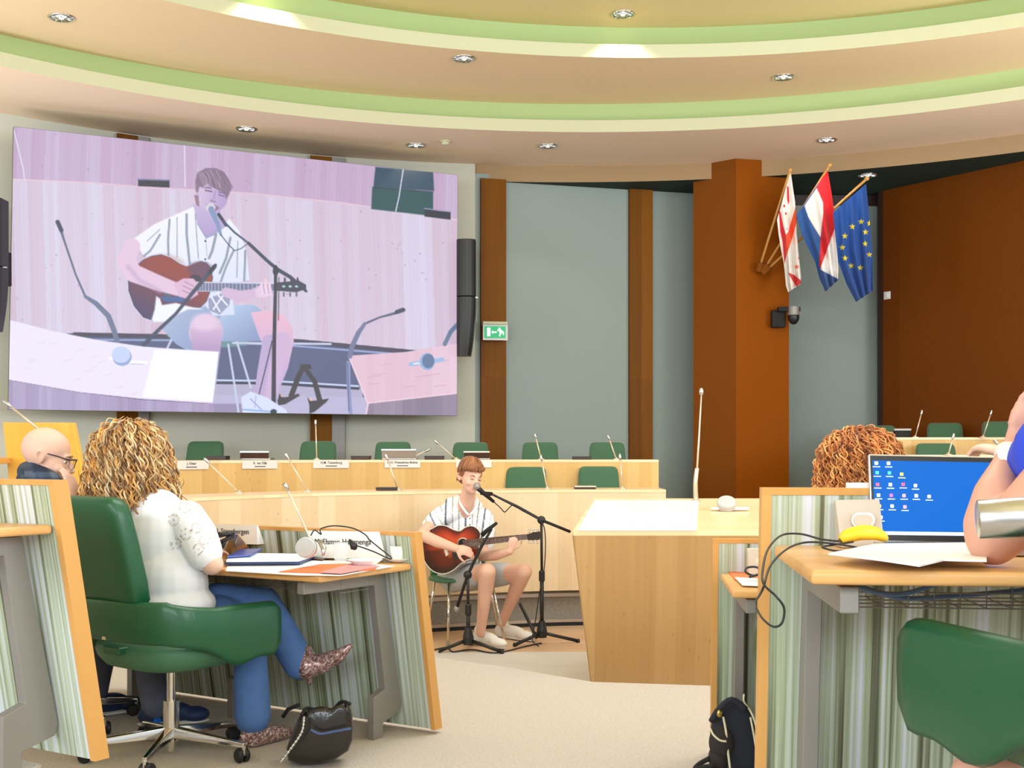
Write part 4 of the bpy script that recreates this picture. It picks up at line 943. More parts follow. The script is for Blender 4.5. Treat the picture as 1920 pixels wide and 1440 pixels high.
outl = [(1334, 1470), (1332, 1400), (1330, 1360), (1342, 1335), (1362, 1315), (1380, 1310), (1400, 1318), (1416, 1340), (1424, 1400), (1426, 1470)]
def br_(dz, sx, sy): return [P(1379+(x-1379)*sx, 1420+(y-1420)*sy, Zk+dz) for x, y in outl]
rings = [br_(0, .86, .92), br_(.03, .98, 1), br_(.10, 1, 1), br_(.16, .98, .98), br_(.19, .88, .9)]; vs = [v for r_ in rings for v in r_]; n_ = len(outl)
for v in vs: v.z = max(v.z, FL+.003)
fs = [(i*n_+j, i*n_+(j+1) % n_, (i+1)*n_+(j+1) % n_, (i+1)*n_+j) for i in range(4) for j in range(n_)]+[tuple(range(n_))[::-1], tuple(4*n_+j for j in range(n_))]
MB().add(vs, fs).ob('body', 'pack_navy', bp_, smooth=True, sub=2)
MB().ell(P(1352, 1392, Zk), (.045, .03, .06)).ob('side_pocket', 'pack_dark', bp_, smooth=True)
MB().ell(P(1346, 1420, Zk+.01), (.035, .03, .05)).ob('side_pocket', 'pack_dark', bp_, smooth=True)
MB().tube(smoothpath([P(1356, 1344, Zk-.01), P(1361, 1370, Zk-.02), P(1365, 1410, Zk-.02), P(1370, 1450, Zk-.02)], 4), .0042, 8).ob('zip', 'piping_cream', bp_, smooth=True)
MB().tube(smoothpath([P(1332, 1366, Zk-.0), P(1338, 1378, Zk-.02), P(1350, 1388, Zk-.03), P(1362, 1390, Zk-.03)], 4), .0040, 8).ob('zip', 'piping_cream', bp_, smooth=True)
MB().tube(smoothpath([P(1395, 1302, Zk+.02), P(1395, 1316, Zk+.0), P(1408, 1335, Zk-.02), P(1417, 1360, Zk-.02), P(1420, 1390, Zk-.02)], 4), .0036, 8).ob('zip', 'piping_cream', bp_, smooth=True)
MB().tube(smoothpath([P(1407, 1345, Zk-.02), P(1412, 1370, Zk-.02), P(1417, 1400, Zk-.02)], 4), .0036, 8).ob('zip', 'piping_cream', bp_, smooth=True)
MB().tube(smoothpath([P(1334, 1352, Zk), P(1348, 1330, Zk-.02), P(1372, 1312, Zk-.02), P(1398, 1330, Zk-.02)], 4), [.012]*13, 8).ob('top_flap', 'pack_navy', bp_, smooth=True)
MB().ell(P(1349, 1338, Zk-.03), (.010, .006, .014)).ob('gold_tag', 'gold', bp_, smooth=True)
MB().tube(smoothpath([P(1330, 1422, Zk), P(1312, 1432, Zk+.02), P(1303, 1442, Zk+.02), P(1320, 1438, Zk-.02), P(1340, 1436, Zk-.03)], 4), .009, 8).ob('shoulder_strap', 'black_matte', bp_, smooth=True)
# ================================================================== THE BIG VIDEO SCREEN
attr_mat('video_picture', emit=.75, rough=.5)
sTL, sTR, sBR, sBL = P(25, 237, 11.0), P(858, 328, 12.86), P(857, 780, 12.86), P(15, 768, 11.0)
vs_ = thing('video_screen', (sBL+sBR)/2, 'huge wall-mounted video screen showing the guitarist in close-up', 'screen')
sn = (sTR-sTL).cross(sBL-sTL).normalized()
if sn.y > 0: sn = -sn
bk = -sn*.10
MB().hexa([sBL, sBR, sBR+bk, sBL+bk], [sTL, sTR, sTR+bk, sTL+bk]).ob('cabinet', mat('screen_side', (92, 96, 78), .6), vs_)
MB().box((sTL+sTR+sBL+sBR)/4+bk*3, (2.2, .5, .8), math.atan2(sTR.y-sTL.y, sTR.x-sTL.x)).ob('wall_mount', 'black_matte', vs_)
NU, NV = 600, 380; e_ = sn*.003
U, V = np.meshgrid(np.linspace(.0008, .9992, NU+1), np.linspace(.0012, .9988, NV+1)); U = U.ravel(); V = V.ravel()
c_ = [np.array(v) for v in (sTL+e_, sTR+e_, sBR+e_, sBL+e_)]
W_ = c_[0]*((1-U)*(1-V))[:, None]+c_[1]*(U*(1-V))[:, None]+c_[2]*(U*V)[:, None]+c_[3]*((1-U)*V)[:, None]
X = 960+F*W_[:, 0]/W_[:, 1]; Y = HY-F*(W_[:, 2]-CH)/W_[:, 1]
def picture(X, Y):
    p = Paint(X, Y, (204, 190, 214)); rs = np.random.RandomState(5)
    # wooden bench front, boards lean a little
    tone = rs.rand(200); tone2 = rs.rand(400)
    def boards(a, b, w, amp, off=0):
        def f(X, Y):
            q = X+(Y-500)*-.03*off; i = np.floor(q/w).astype(int) % 200; j = np.floor(q/(w*.37)).astype(int) % 400
            t = (.62*tone[i]+.38*tone2[j])[:, None]; t = t+.05*np.sin(X*.9+3*np.sin(Y*.02))[:, None]
            return np.array(a)*(1-t)+np.array(b)*t
        return f
    p.poly([(0, 320), (180, 345), (260, 352), (462, 364), (640, 382), (880, 418), (880, 800), (0, 800)], boards((206, 180, 202), (216, 212, 236), 28, 1, 1))
    p.poly([(0, 200), (880, 200), (880, 414), (640, 380), (462, 362), (260, 350), (180, 343), (0, 334)], boards((188, 156, 190), (202, 186, 216), 26, 1, -1))
    p.line([(20, 336), (180, 343), (260, 350), (462, 362), (640, 380), (870, 414)], 2.2, (236, 200, 212), a=.8)
    for k in range(90):
        x = rs.uniform(30, 850); y = rs.uniform(250, 640); p.disc(x, y, rs.uniform(1.2, 2.6), rs.uniform(.8, 1.8), (160, 132, 166), 1.6, .5)
    # chair, boxes, thin microphones behind
    p.poly([(704, 313), (812, 322), (814, 358), (700, 352)], (36, 72, 96), 2); p.poly([(698, 350), (812, 360), (812, 405), (696, 392)], (24, 78, 84), 2)
    p.line([(702, 352), (812, 360)], 1.5, (14, 40, 56))
    p.poly([(259, 337), (318, 338), (318, 352), (259, 349)], (44, 50, 66)); p.line([(259, 336), (318, 338)], 2.5, (130, 130, 170))
    p.poly([(796, 392), (845, 398), (845, 412), (796, 406)], (36, 42, 60)); p.line([(796, 391), (845, 397)], 2, (150, 150, 190))
    for a in ([(26, 244), (44, 318), (46, 338)], [(346, 273), (347, 350)], [(756, 318), (748, 370), (742, 396)]): p.line(a, 2, (226, 222, 246))
    # podium riser, rails and floor below the bench
    p.poly([(140, 624), (325, 628), (560, 636), (772, 656), (880, 664), (880, 800), (0, 800), (0, 640)], (84, 92, 130))
    def cloth(X, Y): return np.array((84, 92, 130))+(9*np.sin(X*1.7+Y*.9)*np.sin(Y*2.1-X*.6))[:, None]
    p.poly([(140, 640), (560, 648), (700, 662), (700, 724), (480, 712), (140, 700)], cloth)
    p.line([(140, 627), (325, 631), (560, 640), (772, 660)], 8, (66, 64, 86)); p.line([(140, 637), (325, 638), (545, 648), (735, 663)], 3.2, (150, 168, 212))
    p.poly([(400, 716), (500, 718), (680, 728), (680, 800), (400, 800)], (178, 172, 204)); p.poly([(400, 740), (690, 745), (690, 800), (400, 800)], (186, 180, 214))
    p.poly([(400, 757), (480, 757), (480, 790), (400, 790)], (150, 140, 176), 3)
    p.line([(400, 713), (507, 714), (672, 724)], 3, (206, 220, 250)); p.line([(400, 718), (507, 719), (672, 729)], 4, (48, 52, 80))
    # chair legs and seat
    p.poly([(310, 628), (470, 634), (462, 648), (412, 652), (330, 642)], (104, 142, 152), 2)
    for a in ([(428, 646), (438, 710), (447, 772)], [(444, 640), (470, 726)], [(322, 636), (314, 652)], [(437, 643), (620, 645)]): p.line(a, 4, (196, 204, 232))
    # left microphone
    p.line([(110, 418), (120, 450), (142, 515), (160, 556)], [6, 4, 3.5, 4], (92, 104, 134)); p.line([(108, 416), (115, 432)], 8, (60, 70, 90))
    p.line([(160, 556), (180, 569), (203, 592), (214, 620), (221, 645)], [6, 9, 10, 10, 9], (106, 120, 150))
    # guitarist: hair behind, neck, shirt, arms
    sk = (222, 186, 214); sk2 = (196, 160, 196); wh = (240, 240, 248)
    p.grad([(300, 612), (330, 580), (368, 572), (400, 578), (420, 600), (412, 640), (400, 668), (356, 660), (330, 645)], (168, 182, 216), (136, 156, 200), (330, 580), (400, 650))
    p.grad([(408, 600), (440, 572), (478, 572), (500, 590), (508, 620), (500, 640), (430, 640), (404, 640)], (176, 198, 232), (136, 154, 196), (430, 575), (470, 640))
    p.grad([(470, 586), (500, 582), (530, 590), (548, 612), (551, 640), (540, 690), (520, 740), (505, 775), (470, 775), (480, 730), (500, 660), (486, 632)], (232, 184, 208), (196, 172, 216), (520, 590), (500, 700))
    p.line([(505, 640), (492, 700), (482, 762)], [26, 20, 15], (188, 168, 210)); p.line([(530, 640), (516, 700), (504, 760)], [34, 24, 16], (206, 178, 214))
    p.disc(386, 622, 32, 34, (214, 186, 218), 3); p.grad([(356, 616), (418, 616), (412, 668), (362, 664)], (208, 178, 214), (172, 144, 190), (386, 616), (386, 668)); p.disc(384, 604, 24, 16, (232, 208, 232), 10, .7)
    p.grad([(250, 448), (290, 420), (330, 402), (362, 388), (372, 396), (400, 440), (430, 410), (448, 432), (462, 470), (468, 525), (440, 530), (436, 560), (440, 590), (400, 592), (330, 500), (300, 500), (268, 478)], wh, (214, 222, 246), (340, 400), (420, 590))
    p.grad([(362, 382), (412, 392), (424, 424), (404, 440), (386, 448), (370, 420)], (196, 178, 218), (176, 158, 208), (386, 385), (392, 440))
    for a, w in (([(350, 402), (350, 440), (356, 498)], 4.5), ([(318, 412), (315, 450), (316, 478)], 4), ([(300, 440), (282, 470), (270, 480)], 4), ([(405, 440), (398, 470), (392, 484)], 5), ([(432, 446), (424, 484), (412, 512)], 4.5), ([(438, 470), (424, 500), (414, 528)], 4), ([(460, 470), (458, 526)], 4), ([(332, 408), (332, 482)], 1.8), ([(366, 402), (372, 485)], 1.8), ([(446, 452), (444, 520)], 1.8), ([(300, 430), (276, 452)], 1.6)):
        p.line(a, w, (128, 140, 160), a=.85)
    p.line([(371, 420), (386, 445), (402, 438), (412, 424)], 2.2, (150, 160, 190)); p.line([(386, 446), (388, 480)], 1.6, (176, 186, 214)); p.disc(385, 452, 1.7, 1.7, (20, 30, 50)); p.disc(385, 486, 1.7, 1.7, (20, 30, 50))
    p.poly([(390, 560), (420, 548), (432, 560), (430, 572), (412, 590), (392, 582)], (150, 156, 190), 2)
    for a in ([(396, 556), (412, 584)], [(408, 552), (426, 572)], [(420, 552), (400, 580)]): p.line(a, 3, (236, 238, 250))
    # guitar
    gp = [(268, 486), (284, 479), (302, 476), (320, 482), (338, 494), (350, 499), (362, 494), (376, 489), (388, 492), (396, 502), (400, 520), (396, 545), (388, 566), (376, 578), (352, 578), (336, 586), (318, 600), (292, 604), (268, 596), (250, 574), (240, 545), (239, 522), (244, 506)]
    p.poly(gp, (64, 62, 88)); p.grad([(x+(325-x)*.03, y+(535-y)*.03) for x, y in gp], (150, 66, 62), (72, 66, 112), (310, 500), (262, 590))
    p.disc(305, 500, 32, 18, (148, 66, 58), 18, .7); p.line(gp+[gp[0]], 1.6, (204, 210, 238)); p.disc(375, 505, 22, 14, (96, 74, 108), 8, .8)
    p.poly([(293, 555), (300, 560), (304, 572), (330, 568), (352, 574), (380, 580), (352, 580), (336, 588), (318, 602), (290, 604), (284, 600), (290, 580)], (238, 242, 255), 3); p.poly([(300, 556), (340, 556), (350, 566), (310, 566)], (52, 110, 180), 3, .8)
    p.disc(366, 528, 13, 13, (60, 50, 70), 2); p.line([(303, 540), (316, 556)], 9, (88, 96, 128))
    p.poly([(368, 528), (540, 532), (540, 545), (368, 547)], (112, 116, 148)); p.line([(368, 529), (540, 532)], 1.8, (220, 226, 248)); p.line([(368, 546), (540, 545)], 1.4, (190, 198, 226))
    for k in range(22):
        x = 375+k*5.2+k*k*.09; p.line([(x, 530), (x, 545)], 1.4, (190, 200, 230), a=.9)
    p.poly([(516, 530), (560, 526), (574, 534), (574, 542), (556, 548), (516, 545)], (58, 62, 84)); 
    for x in (532, 544, 556): p.line([(x, 549), (x, 555)], 3, (90, 96, 118)); p.line([(x+2, 522), (x+2, 527)], 3.5, (44, 50, 64)); p.disc(x, 537, 3, 2, (180, 220, 214))
    # arms and hands
    p.line([(248, 462), (236, 488), (250, 512), (290, 528), (330, 542), (348, 548)], [30, 32, 34, 30, 24, 20], (226, 196, 222), 2.5); p.line([(240, 500), (262, 526), (300, 546)], 8, (192, 162, 204), 6, .6)
    p.poly([(326, 532), (344, 522), (362, 522), (372, 532), (368, 542), (372, 552), (356, 562), (336, 556)], (220, 182, 212), 2)
    for a in ([(346, 528), (362, 536)], [(344, 536), (362, 545)], [(342, 545), (360, 552)]): p.line(a, 1.6, (150, 116, 158), a=.8)
    p.line([(424, 548), (450, 556), (474, 550), (490, 540)], [18, 22, 16, 12], (210, 182, 214), 2.5); p.poly([(478, 545), (486, 536), (500, 530), (508, 540), (512, 552), (496, 558), (482, 556)], (226, 200, 228), 2)
    for x in (490, 498, 505): p.line([(x, 528+abs(x-498)*.4), (x+3, 550)], 4.4, (234, 208, 232), 1.4); p.line([(x+3.5, 534), (x+6, 550)], 1.2, (158, 130, 172))
    p.line([(498, 525), (499, 534)], 4.5, (240, 200, 214))
    # head
    p.grad([(370, 348), (372, 330), (400, 322), (426, 336), (430, 360), (424, 384), (410, 398), (396, 400), (380, 392), (370, 372)], (206, 186, 220), (178, 158, 204), (380, 360), (420, 370))
    p.poly([(366, 352), (370, 352), (372, 370), (368, 366)], (196, 168, 204)); p.poly([(364, 366), (372, 366), (374, 388), (368, 384)], (150, 118, 140))
    p.poly([(367, 358), (366, 340), (370, 324), (386, 315), (404, 315), (420, 322), (430, 338), (435, 352), (430, 364), (424, 374), (420, 362), (408, 356), (396, 350), (388, 344), (380, 352), (374, 350), (371, 362)], (134, 112, 138), 1.6)
    for k in range(26):
        a = rs.uniform(372, 420); p.line([(a, 318+abs(a-398)*.28), (a+rs.uniform(2, 10), 334), (a+rs.uniform(4, 20), 352)], 1.3, [(170, 142, 164), (104, 82, 110), (190, 168, 190)][k % 3], a=.6)
    p.line([(383, 352), (396, 353)], 2, (120, 96, 134)); p.line([(385, 357), (397, 359)], 2.4, (96, 80, 120)); p.line([(410, 360), (422, 363)], 2, (112, 92, 134)); p.line([(410, 365), (420, 368)], 2, (104, 84, 126))
    p.line([(404, 358), (401, 372), (394, 376)], 2, (168, 140, 184)); p.line([(396, 377), (404, 378)], 2, (132, 104, 148)); p.poly([(386, 383), (402, 383), (412, 390), (404, 396), (390, 393)], (152, 108, 146), 2)
    # microphones and stands
    p.disc(395, 389, 9, 8, (214, 208, 220), 2); p.line([(396, 392), (408, 420), (414, 440)], [11, 8, 5], (128, 150, 190)); p.line([(410, 402), (424, 422)], 6, (48, 56, 74))
    p.line([(414, 440), (428, 458), (440, 470), (452, 466), (466, 456)], 1.8, (60, 84, 110)); p.line([(418, 414), (440, 436), (466, 456)], 3.6, (64, 82, 112)); p.line([(466, 456), (500, 488), (520, 505), (545, 520), (574, 546)], [6, 6, 7, 7, 5], (56, 66, 90))
    p.disc(517, 508, 5.5, 9, (40, 46, 62)); p.line([(517, 500), (516, 560), (514, 650), (513, 772)], [6, 6.5, 7.5, 8.5], (48, 50, 66)); p.line([(523, 520), (522, 600)], 1.6, (60, 60, 80)); p.line([(510, 640), (498, 690), (478, 770)], 2, (52, 50, 70))
    p.line([(404, 497), (390, 514), (362, 548), (330, 588), (298, 618), (270, 646)], [6, 8, 7.5, 6, 7, 8], (64, 74, 100)); p.line([(402, 500), (394, 510)], 8, (44, 52, 70))
    # shoes
    p.poly([(452, 745), (470, 734), (500, 745), (536, 768), (540, 776), (455, 776)], (212, 222, 250), 2); p.line([(470, 748), (490, 768)], 2, (150, 160, 210)); p.line([(480, 742), (478, 764)], 1.5, (160, 170, 216)); p.line([(456, 768), (512, 772)], 3, (150, 176, 226))
    p.disc(513, 772, 6, 5, (40, 50, 70))
    # folding black stand
    bl_ = (58, 52, 62)
    p.line([(569, 688), (560, 705), (546, 742)], [8, 10, 10], bl_); p.line([(572, 690), (590, 716), (600, 752)], [8, 9, 10], bl_); p.poly([(564, 683), (582, 683), (584, 692), (562, 692)], bl_)
    p.poly([(524, 738), (530, 745), (540, 744), (560, 738), (562, 742), (535, 758), (522, 760), (520, 752)], bl_); p.poly([(576, 744), (582, 752), (600, 750), (617, 747), (612, 754), (590, 772), (580, 776), (580, 760)], bl_); p.disc(528, 742, 2, 2, (240, 170, 140)); p.disc(583, 749, 2.4, 2.4, (240, 190, 160))
    # desks in front
    p.poly([(0, 596), (18, 600), (100, 621), (180, 637), (270, 650), (411, 660), (400, 756), (270, 748), (150, 735), (18, 712), (0, 705)], (236, 228, 250), 1.5)
    for k in range(16): x = rs.uniform(30, 250); y = 640+rs.uniform(-10, 80)+x*.12; p.line([(x, y), (x+14, y-3)], 1.5, (214, 202, 232), 2, .7)
    p.poly([(290, 656), (411, 660), (400, 754), (268, 744)], (255, 253, 255), 5)
    p.poly([(0, 708), (18, 713), (150, 736), (270, 750), (400, 757), (400, 800), (0, 800)], boards((160, 140, 178), (182, 172, 208), 24, 1))
    p.line([(18, 711), (150, 734), (270, 747), (400, 755)], 2.5, (240, 226, 244)); p.line([(411, 660), (400, 756)], 2.2, (170, 176, 216))
    p.line([(206, 671), (216, 675)], 5, (250, 250, 255)); p.line([(245, 679), (274, 680)], 6, (252, 252, 255)); p.line([(245, 682), (270, 683)], 1.6, (190, 190, 220)); p.disc(229, 669, 18, 17, (150, 166, 214)); p.disc(227, 665, 17.5, 15.5, (196, 210, 246))
    p.poly([(653, 667), (760, 660), (858, 644), (880, 640), (880, 736), (690, 757)], boards((220, 184, 202), (230, 200, 220), 30, 1))
    for k in range(9): x = rs.uniform(690, 840); y = rs.uniform(674, 735); p.line([(x, y), (x+22, y-3)], 1.4, (200, 164, 186), 2, .8)
    p.poly([(690, 757), (880, 735), (880, 800), (684, 800)], boards((132, 118, 142), (158, 142, 166), 26, 1)); p.line([(654, 668), (690, 757), (684, 790)], 3, (238, 206, 224)); p.line([(690, 756), (870, 736)], 2, (244, 212, 226))
    p.line([(770, 683), (790, 680)], 8, (156, 186, 226)); p.line([(815, 677), (829, 674)], 8, (156, 186, 226)); p.line([(776, 682), (786, 681)], 2.5, (240, 246, 255)); p.disc(801, 678, 14, 16, (150, 176, 220)); p.disc(803, 677, 11.5, 13.5, (92, 118, 158))
    p.line([(752, 582), (742, 587), (712, 595), (684, 607)], [8, 5, 3.5, 4], (84, 94, 124)); p.line([(756, 581), (744, 585)], 8, (64, 70, 92))
    p.line([(684, 607), (672, 624), (660, 650), (656, 668)], [6, 9, 9.5, 9], (112, 120, 156)); p.line([(653, 680), (654, 730), (658, 782)], 7, (140, 150, 196)); p.line([(652, 680), (654, 770)], 1.6, (80, 88, 130))
    p.line([(862, 604), (845, 622), (834, 645)], 8, (104, 124, 154))
    return p
fcs = [(j*(NU+1)+i, (j+1)*(NU+1)+i, (j+1)*(NU+1)+i+1, j*(NU+1)+i+1) for j in range(NV) for i in range(NU)]
me = bpy.data.meshes.new('picture'); off = np.array(vs_.location); me.from_pydata((W_-off).tolist(), [], fcs)
me.materials.append(MATS['video_picture']); o = bpy.data.objects.new('picture', me); COL.objects.link(o); o.parent = vs_
colour_mesh(o, picture(X, Y).srgb())
# ================================================================== PEOPLE
mat('skin', (232, 188, 168), .5, spec=.35); mat('skin_pale', (228, 180, 156), .5, spec=.35); mat('skin_ruddy', (214, 158, 136), .5)
mat('eye_dark', (50, 40, 40), .3); mat('lip', (200, 120, 110), .5)
mat('denim_blue', (76, 112, 168), .85, bump=.2, bscale=600, var=.08, vscale=20); mat('denim_grey', (92, 98, 120), .85, var=.1, vscale=25)
mat('shorts_grey', (176, 178, 178), .85, bump=.2, bscale=300); mat('white_shoe', (232, 230, 224), .6); mat('sole', (214, 212, 206), .7)
mat('blouse_white', (240, 240, 244), .8); mat('navy_shoe', (24, 44, 84), .6); mat('sock_blue', (0, 110, 210), .7); mat('blue_shirt', (40, 70, 210), .7); mat('navy_cloth', (24, 34, 66), .85)
attr_mat('striped_shirt', rough=.85); attr_mat('plaid_shirt', rough=.85); attr_mat('hair_strands', rough=.55, sheen=.1); attr_mat('glitter', rough=.3, metal=.4); attr_mat('guitar_top', rough=.18, coat=.4); attr_mat('blouse_lace', rough=.8)
def basis(f, up=(0, 0, 1)):
    f = Vector(f).normalized(); r = f.cross(Vector(up)).normalized(); u = r.cross(f).normalized(); return Matrix((r, f, u)).transposed()
class Head:
    def __init__(s, c, B, k=1): s.c = Vector(c); s.B = B; s.k = k
    def __call__(s, x, y, z): return s.c+s.B @ (Vector((x, y, z))*s.k)
    def shapes(s, mb, jaw=1):
        k = s.k; e = lambda c, r: mb.ell(s(*c), Vector(r)*k, s.B, nu=24, nv=16)
        e((0, -.012, .028), (.076, .096, .086)); e((0, .022, -.022), (.064, .072, .082)); e((0, .036, -.078), (.046*jaw, .048, .036)); e((0, .064, -.098), (.022, .020, .018))
        e((0, .078, .016), (.048, .018, .012)); e((.040, .056, -.036), (.022, .026, .020)); e((-.040, .056, -.036), (.022, .026, .020))
        mb.chain([(s(0, .088, .006), .008*k), (s(0, .104, -.020), .010*k), (s(0, .110, -.036), .013*k)], 10); e((.012, .096, -.040), (.009, .011, .008)); e((-.012, .096, -.040), (.009, .011, .008))
        e((0, .086, -.062), (.024, .010, .005)); e((0, .084, -.071), (.020, .011, .006))
        for sx in (-1, 1):
            e((sx*.076, -.012, -.012), (.007, .018, .030)); mb.tube([s(sx*.078, -.016, .012), s(sx*.090, -.026, .018), s(sx*.092, -.032, -.002), s(sx*.084, -.020, -.034)], [.006*k]*4, 8)
    def details(s, par, brow=(90, 60, 40), closed=False, lips='lip'):
        k = s.k; mat('brow_%d' % brow[0], brow, .8)
        for sx in (-1, 1):
            if not closed: ey = MB().ell(s(sx*.031, .0745, -.004), Vector((.012, .009, .007))*k, s.B, nu=14, nv=8).ob('eye', 'white_plastic', par, smooth=True)
            if not closed: MB().ell(s(sx*.031, .0815, -.005), Vector((.006, .003, .006))*k, s.B, nu=12, nv=6).ob('iris', 'eye_dark', ey, smooth=True)
            else: MB().tube([s(sx*.019, .088, -.004), s(sx*.031, .090, -.008), s(sx*.044, .083, -.004)], .0022*k, 6).ob('eyelashes', 'eye_dark', par)
            MB().tube([s(sx*.016, .094, .018), s(sx*.032, .092, .023), s(sx*.049, .078, .017)], [.0022*k, .0034*k, .0014*k], 8).ob('eyebrow', 'brow_%d' % brow[0], par, smooth=True)
        MB().tube([s(-.022, .088, -.066), s(-.010, .096, -.065), s(0, .097, -.066), s(.010, .096, -.065), s(.022, .088, -.066)], [.002*k, .0036*k, .0034*k, .0036*k, .002*k], 8).ob('lips', lips, par, smooth=True)
def hand(mb, w_, d, n, side, curl=1, k=1, fan=.0):
    w_ = Vector(w_); d = Vector(d).normalized(); n = Vector(n); n = (n-d*n.dot(d)).normalized(); l = d.cross(n)*side
    M = Matrix((l, d, n)).transposed()
    mb.ell(w_+d*.048*k, Vector((.040, .052, .016))*k, M, nu=16, nv=10); mb.ell(w_+d*.01*k, Vector((.026, .03, .018))*k, M)
    for i, (ln, r) in enumerate(((.072, .0088), (.080, .0090), (.074, .0086), (.056, .0078))):
        p = w_+(d*(.088-.006*abs(i-1))+l*(.030-.0205*i))*k; a = 0; q = [(p, r*k)]
        dd = (d+l*fan*(1.5-i)).normalized()
        for sg, ang in ((.44, .55), (.31, .75), (.25, .6)):
            a += ang*curl*(1+.08*i); p = p+(dd*math.cos(a)+n*math.sin(a))*ln*sg*k; q.append((p, r*(1-.1*len(q))*k))
        mb.chain(q, 10)
    p = w_+(d*.022+l*.028)*k; q = [(p, .0125*k)]
    for dv, ln in ((d*.55+l*.75+n*.25, .036), (d*.8+l*.35+n*.45, .030), (d*.85+l*.05+n*.6, .024)): p = p+dv.normalized()*ln*k; q.append((p, (.0115-.001*len(q))*k))
    mb.chain(q, 10)
def px_of(co): return 960+F*co[:, 0]/co[:, 1], HY-F*(co[:, 2]-CH)/co[:, 1]
def srgbn(c): c = np.clip(c/255, 0, 1); return np.where(c <= .04045, c/12.92, ((c+.055)/1.055)**2.4)
def person(loc, label): return thing('person', loc, label, 'person')
def curls(par, c, B, rad, drop, n, cols, seed, len_=(.12, .22), rt=.0045, rh=.009, face=.55, turns=42, name='hair', flare=.10):
    """corkscrew strands flowing from the crown over an ellipsoid and then hanging down"""
    rr = random.Random(seed); mb = MB(); c = Vector(c); Rm = (rad[0]+rad[2])/2; A = Rm*PI/2
    for i in range(n):
        az = rr.uniform(-PI, PI); L = rr.uniform(*len_); tot = A+drop*rr.uniform(.75, 1.1); a0 = rr.uniform(.0, 1)**.75*(tot-L*.75)
        if math.sin(az) > face and a0+L > A*.75: continue
        s_ = rr.uniform(.80, 1.05); st = max(14, int(L*130)); ph = rr.uniform(0, 6.28); w_ = turns*rr.uniform(.7, 1.35); r1 = rh*rr.uniform(.6, 1.3); daz = rr.uniform(-.5, .5); pts = []
        for j in range(st+1):
            t = j/st; a = min(a0+t*L, tot); th = min(a/Rm, PI/2); z = rad[2]*math.cos(th)-max(0, a-A); k = s_*(1+flare*max(0, a-A)/max(.01, drop))+.015*math.sin(i+9*t); az2 = az+daz*t*.5
            N_ = Vector((math.cos(az2)*math.sin(th+.1), math.sin(az2)*math.sin(th+.1), math.cos(th))); T_ = Vector((-math.sin(az2), math.cos(az2), 0)); U_ = N_.cross(T_)
            q = Vector((rad[0]*math.cos(az2)*math.sin(th)*k, rad[1]*math.sin(az2)*math.sin(th)*k, z*(s_ if z > 0 else 1)))
            cu = ph+t*L*w_*2; pts.append(c+B @ (q+(N_*math.cos(cu)+T_*math.sin(cu))*r1*min(1, .4+t*2)))
        f = rr.uniform(.8, 1.15); col = cols[rr.randrange(len(cols))]
        mb.tube(pts, [rt*(1-.6*abs(2*j/st-1)**3) for j in range(st+1)], 5, col=tuple(lin([min(255, x*f) for x in col])))
    return mb.ob(name, 'hair_strands', par, smooth=True)

# ------------------------------------------------------------------ the guitarist
G = person(P(905, 1205, 8.6), 'young man in striped shirt and grey shorts seated playing guitar and singing')
Bm = basis((.50, -.84, -.16), (.10, .05, 1)); Hm = Head(P(882, 894, 8.66), Bm, 1.0)
mb = MB(); Hm.shapes(mb)
nk = P(874, 944, 8.74); mb.chain([(P(880, 918, 8.69), .052), (nk, .058), (P(868, 966, 8.80), .07)])
sR, sL = P(826, 966, 8.74), P(912, 972, 8.84)
mb.chain([(sR, .045), (P(868, 962, 8.82), .06), (sL, .045)]); mb.ell(P(868, 1010, 8.84), (.145, .08, .18)); mb.ell(P(862, 1070, 8.86), (.15, .11, .12))
eR, wR = P(791, 1003, 8.44), P(855, 1028, 8.33); mb.chain([(sR, .050), (P(808, 984, 8.60), .047), (eR, .043), (P(820, 1016, 8.385), .042), (wR, .028)])
hand(mb, wR, P(885, 1036, 8.33)-wR, (.1, .6, -.4), -1, .7, 1.02)
eL, wL = P(905, 1042, 8.58), P(956, 1034, 8.36); mb.chain([(sL, .05), (eL, .042), (P(930, 1041, 8.46), .038), (wL, .026)])
hand(mb, P(958, 1032, 8.355), Vector((.22, -.05, .95)), (0, 1, 0), -1, .95, .86)
hip1, hip2 = P(850, 1086, 8.78), P(880, 1084, 8.92); k1, k2 = P(914, 1072, 8.34), P(982, 1072, 8.55); a1, a2 = P(901, 1186, 8.50), P(941, 1168, 8.84)
mb.chain([(hip1, .07), (hip1.lerp(k1, .55), .068), (k1, .060)]); mb.chain([(hip2, .07), (hip2.lerp(k2, .55), .068), (k2, .060)])
for k_, a_ in ((k1, a1), (k2, a2)):
    mb.chain([(k_, .060), (k_.lerp(a_, .28)+Vector((0, .02, 0)), .056), (k_.lerp(a_, .6)+Vector((0, .008, 0)), .043), (a_, .034)])
mb.blob('body', 'skin_pale', G, .0062, 5)
Hm.details(G, (130, 84, 54), closed=True)
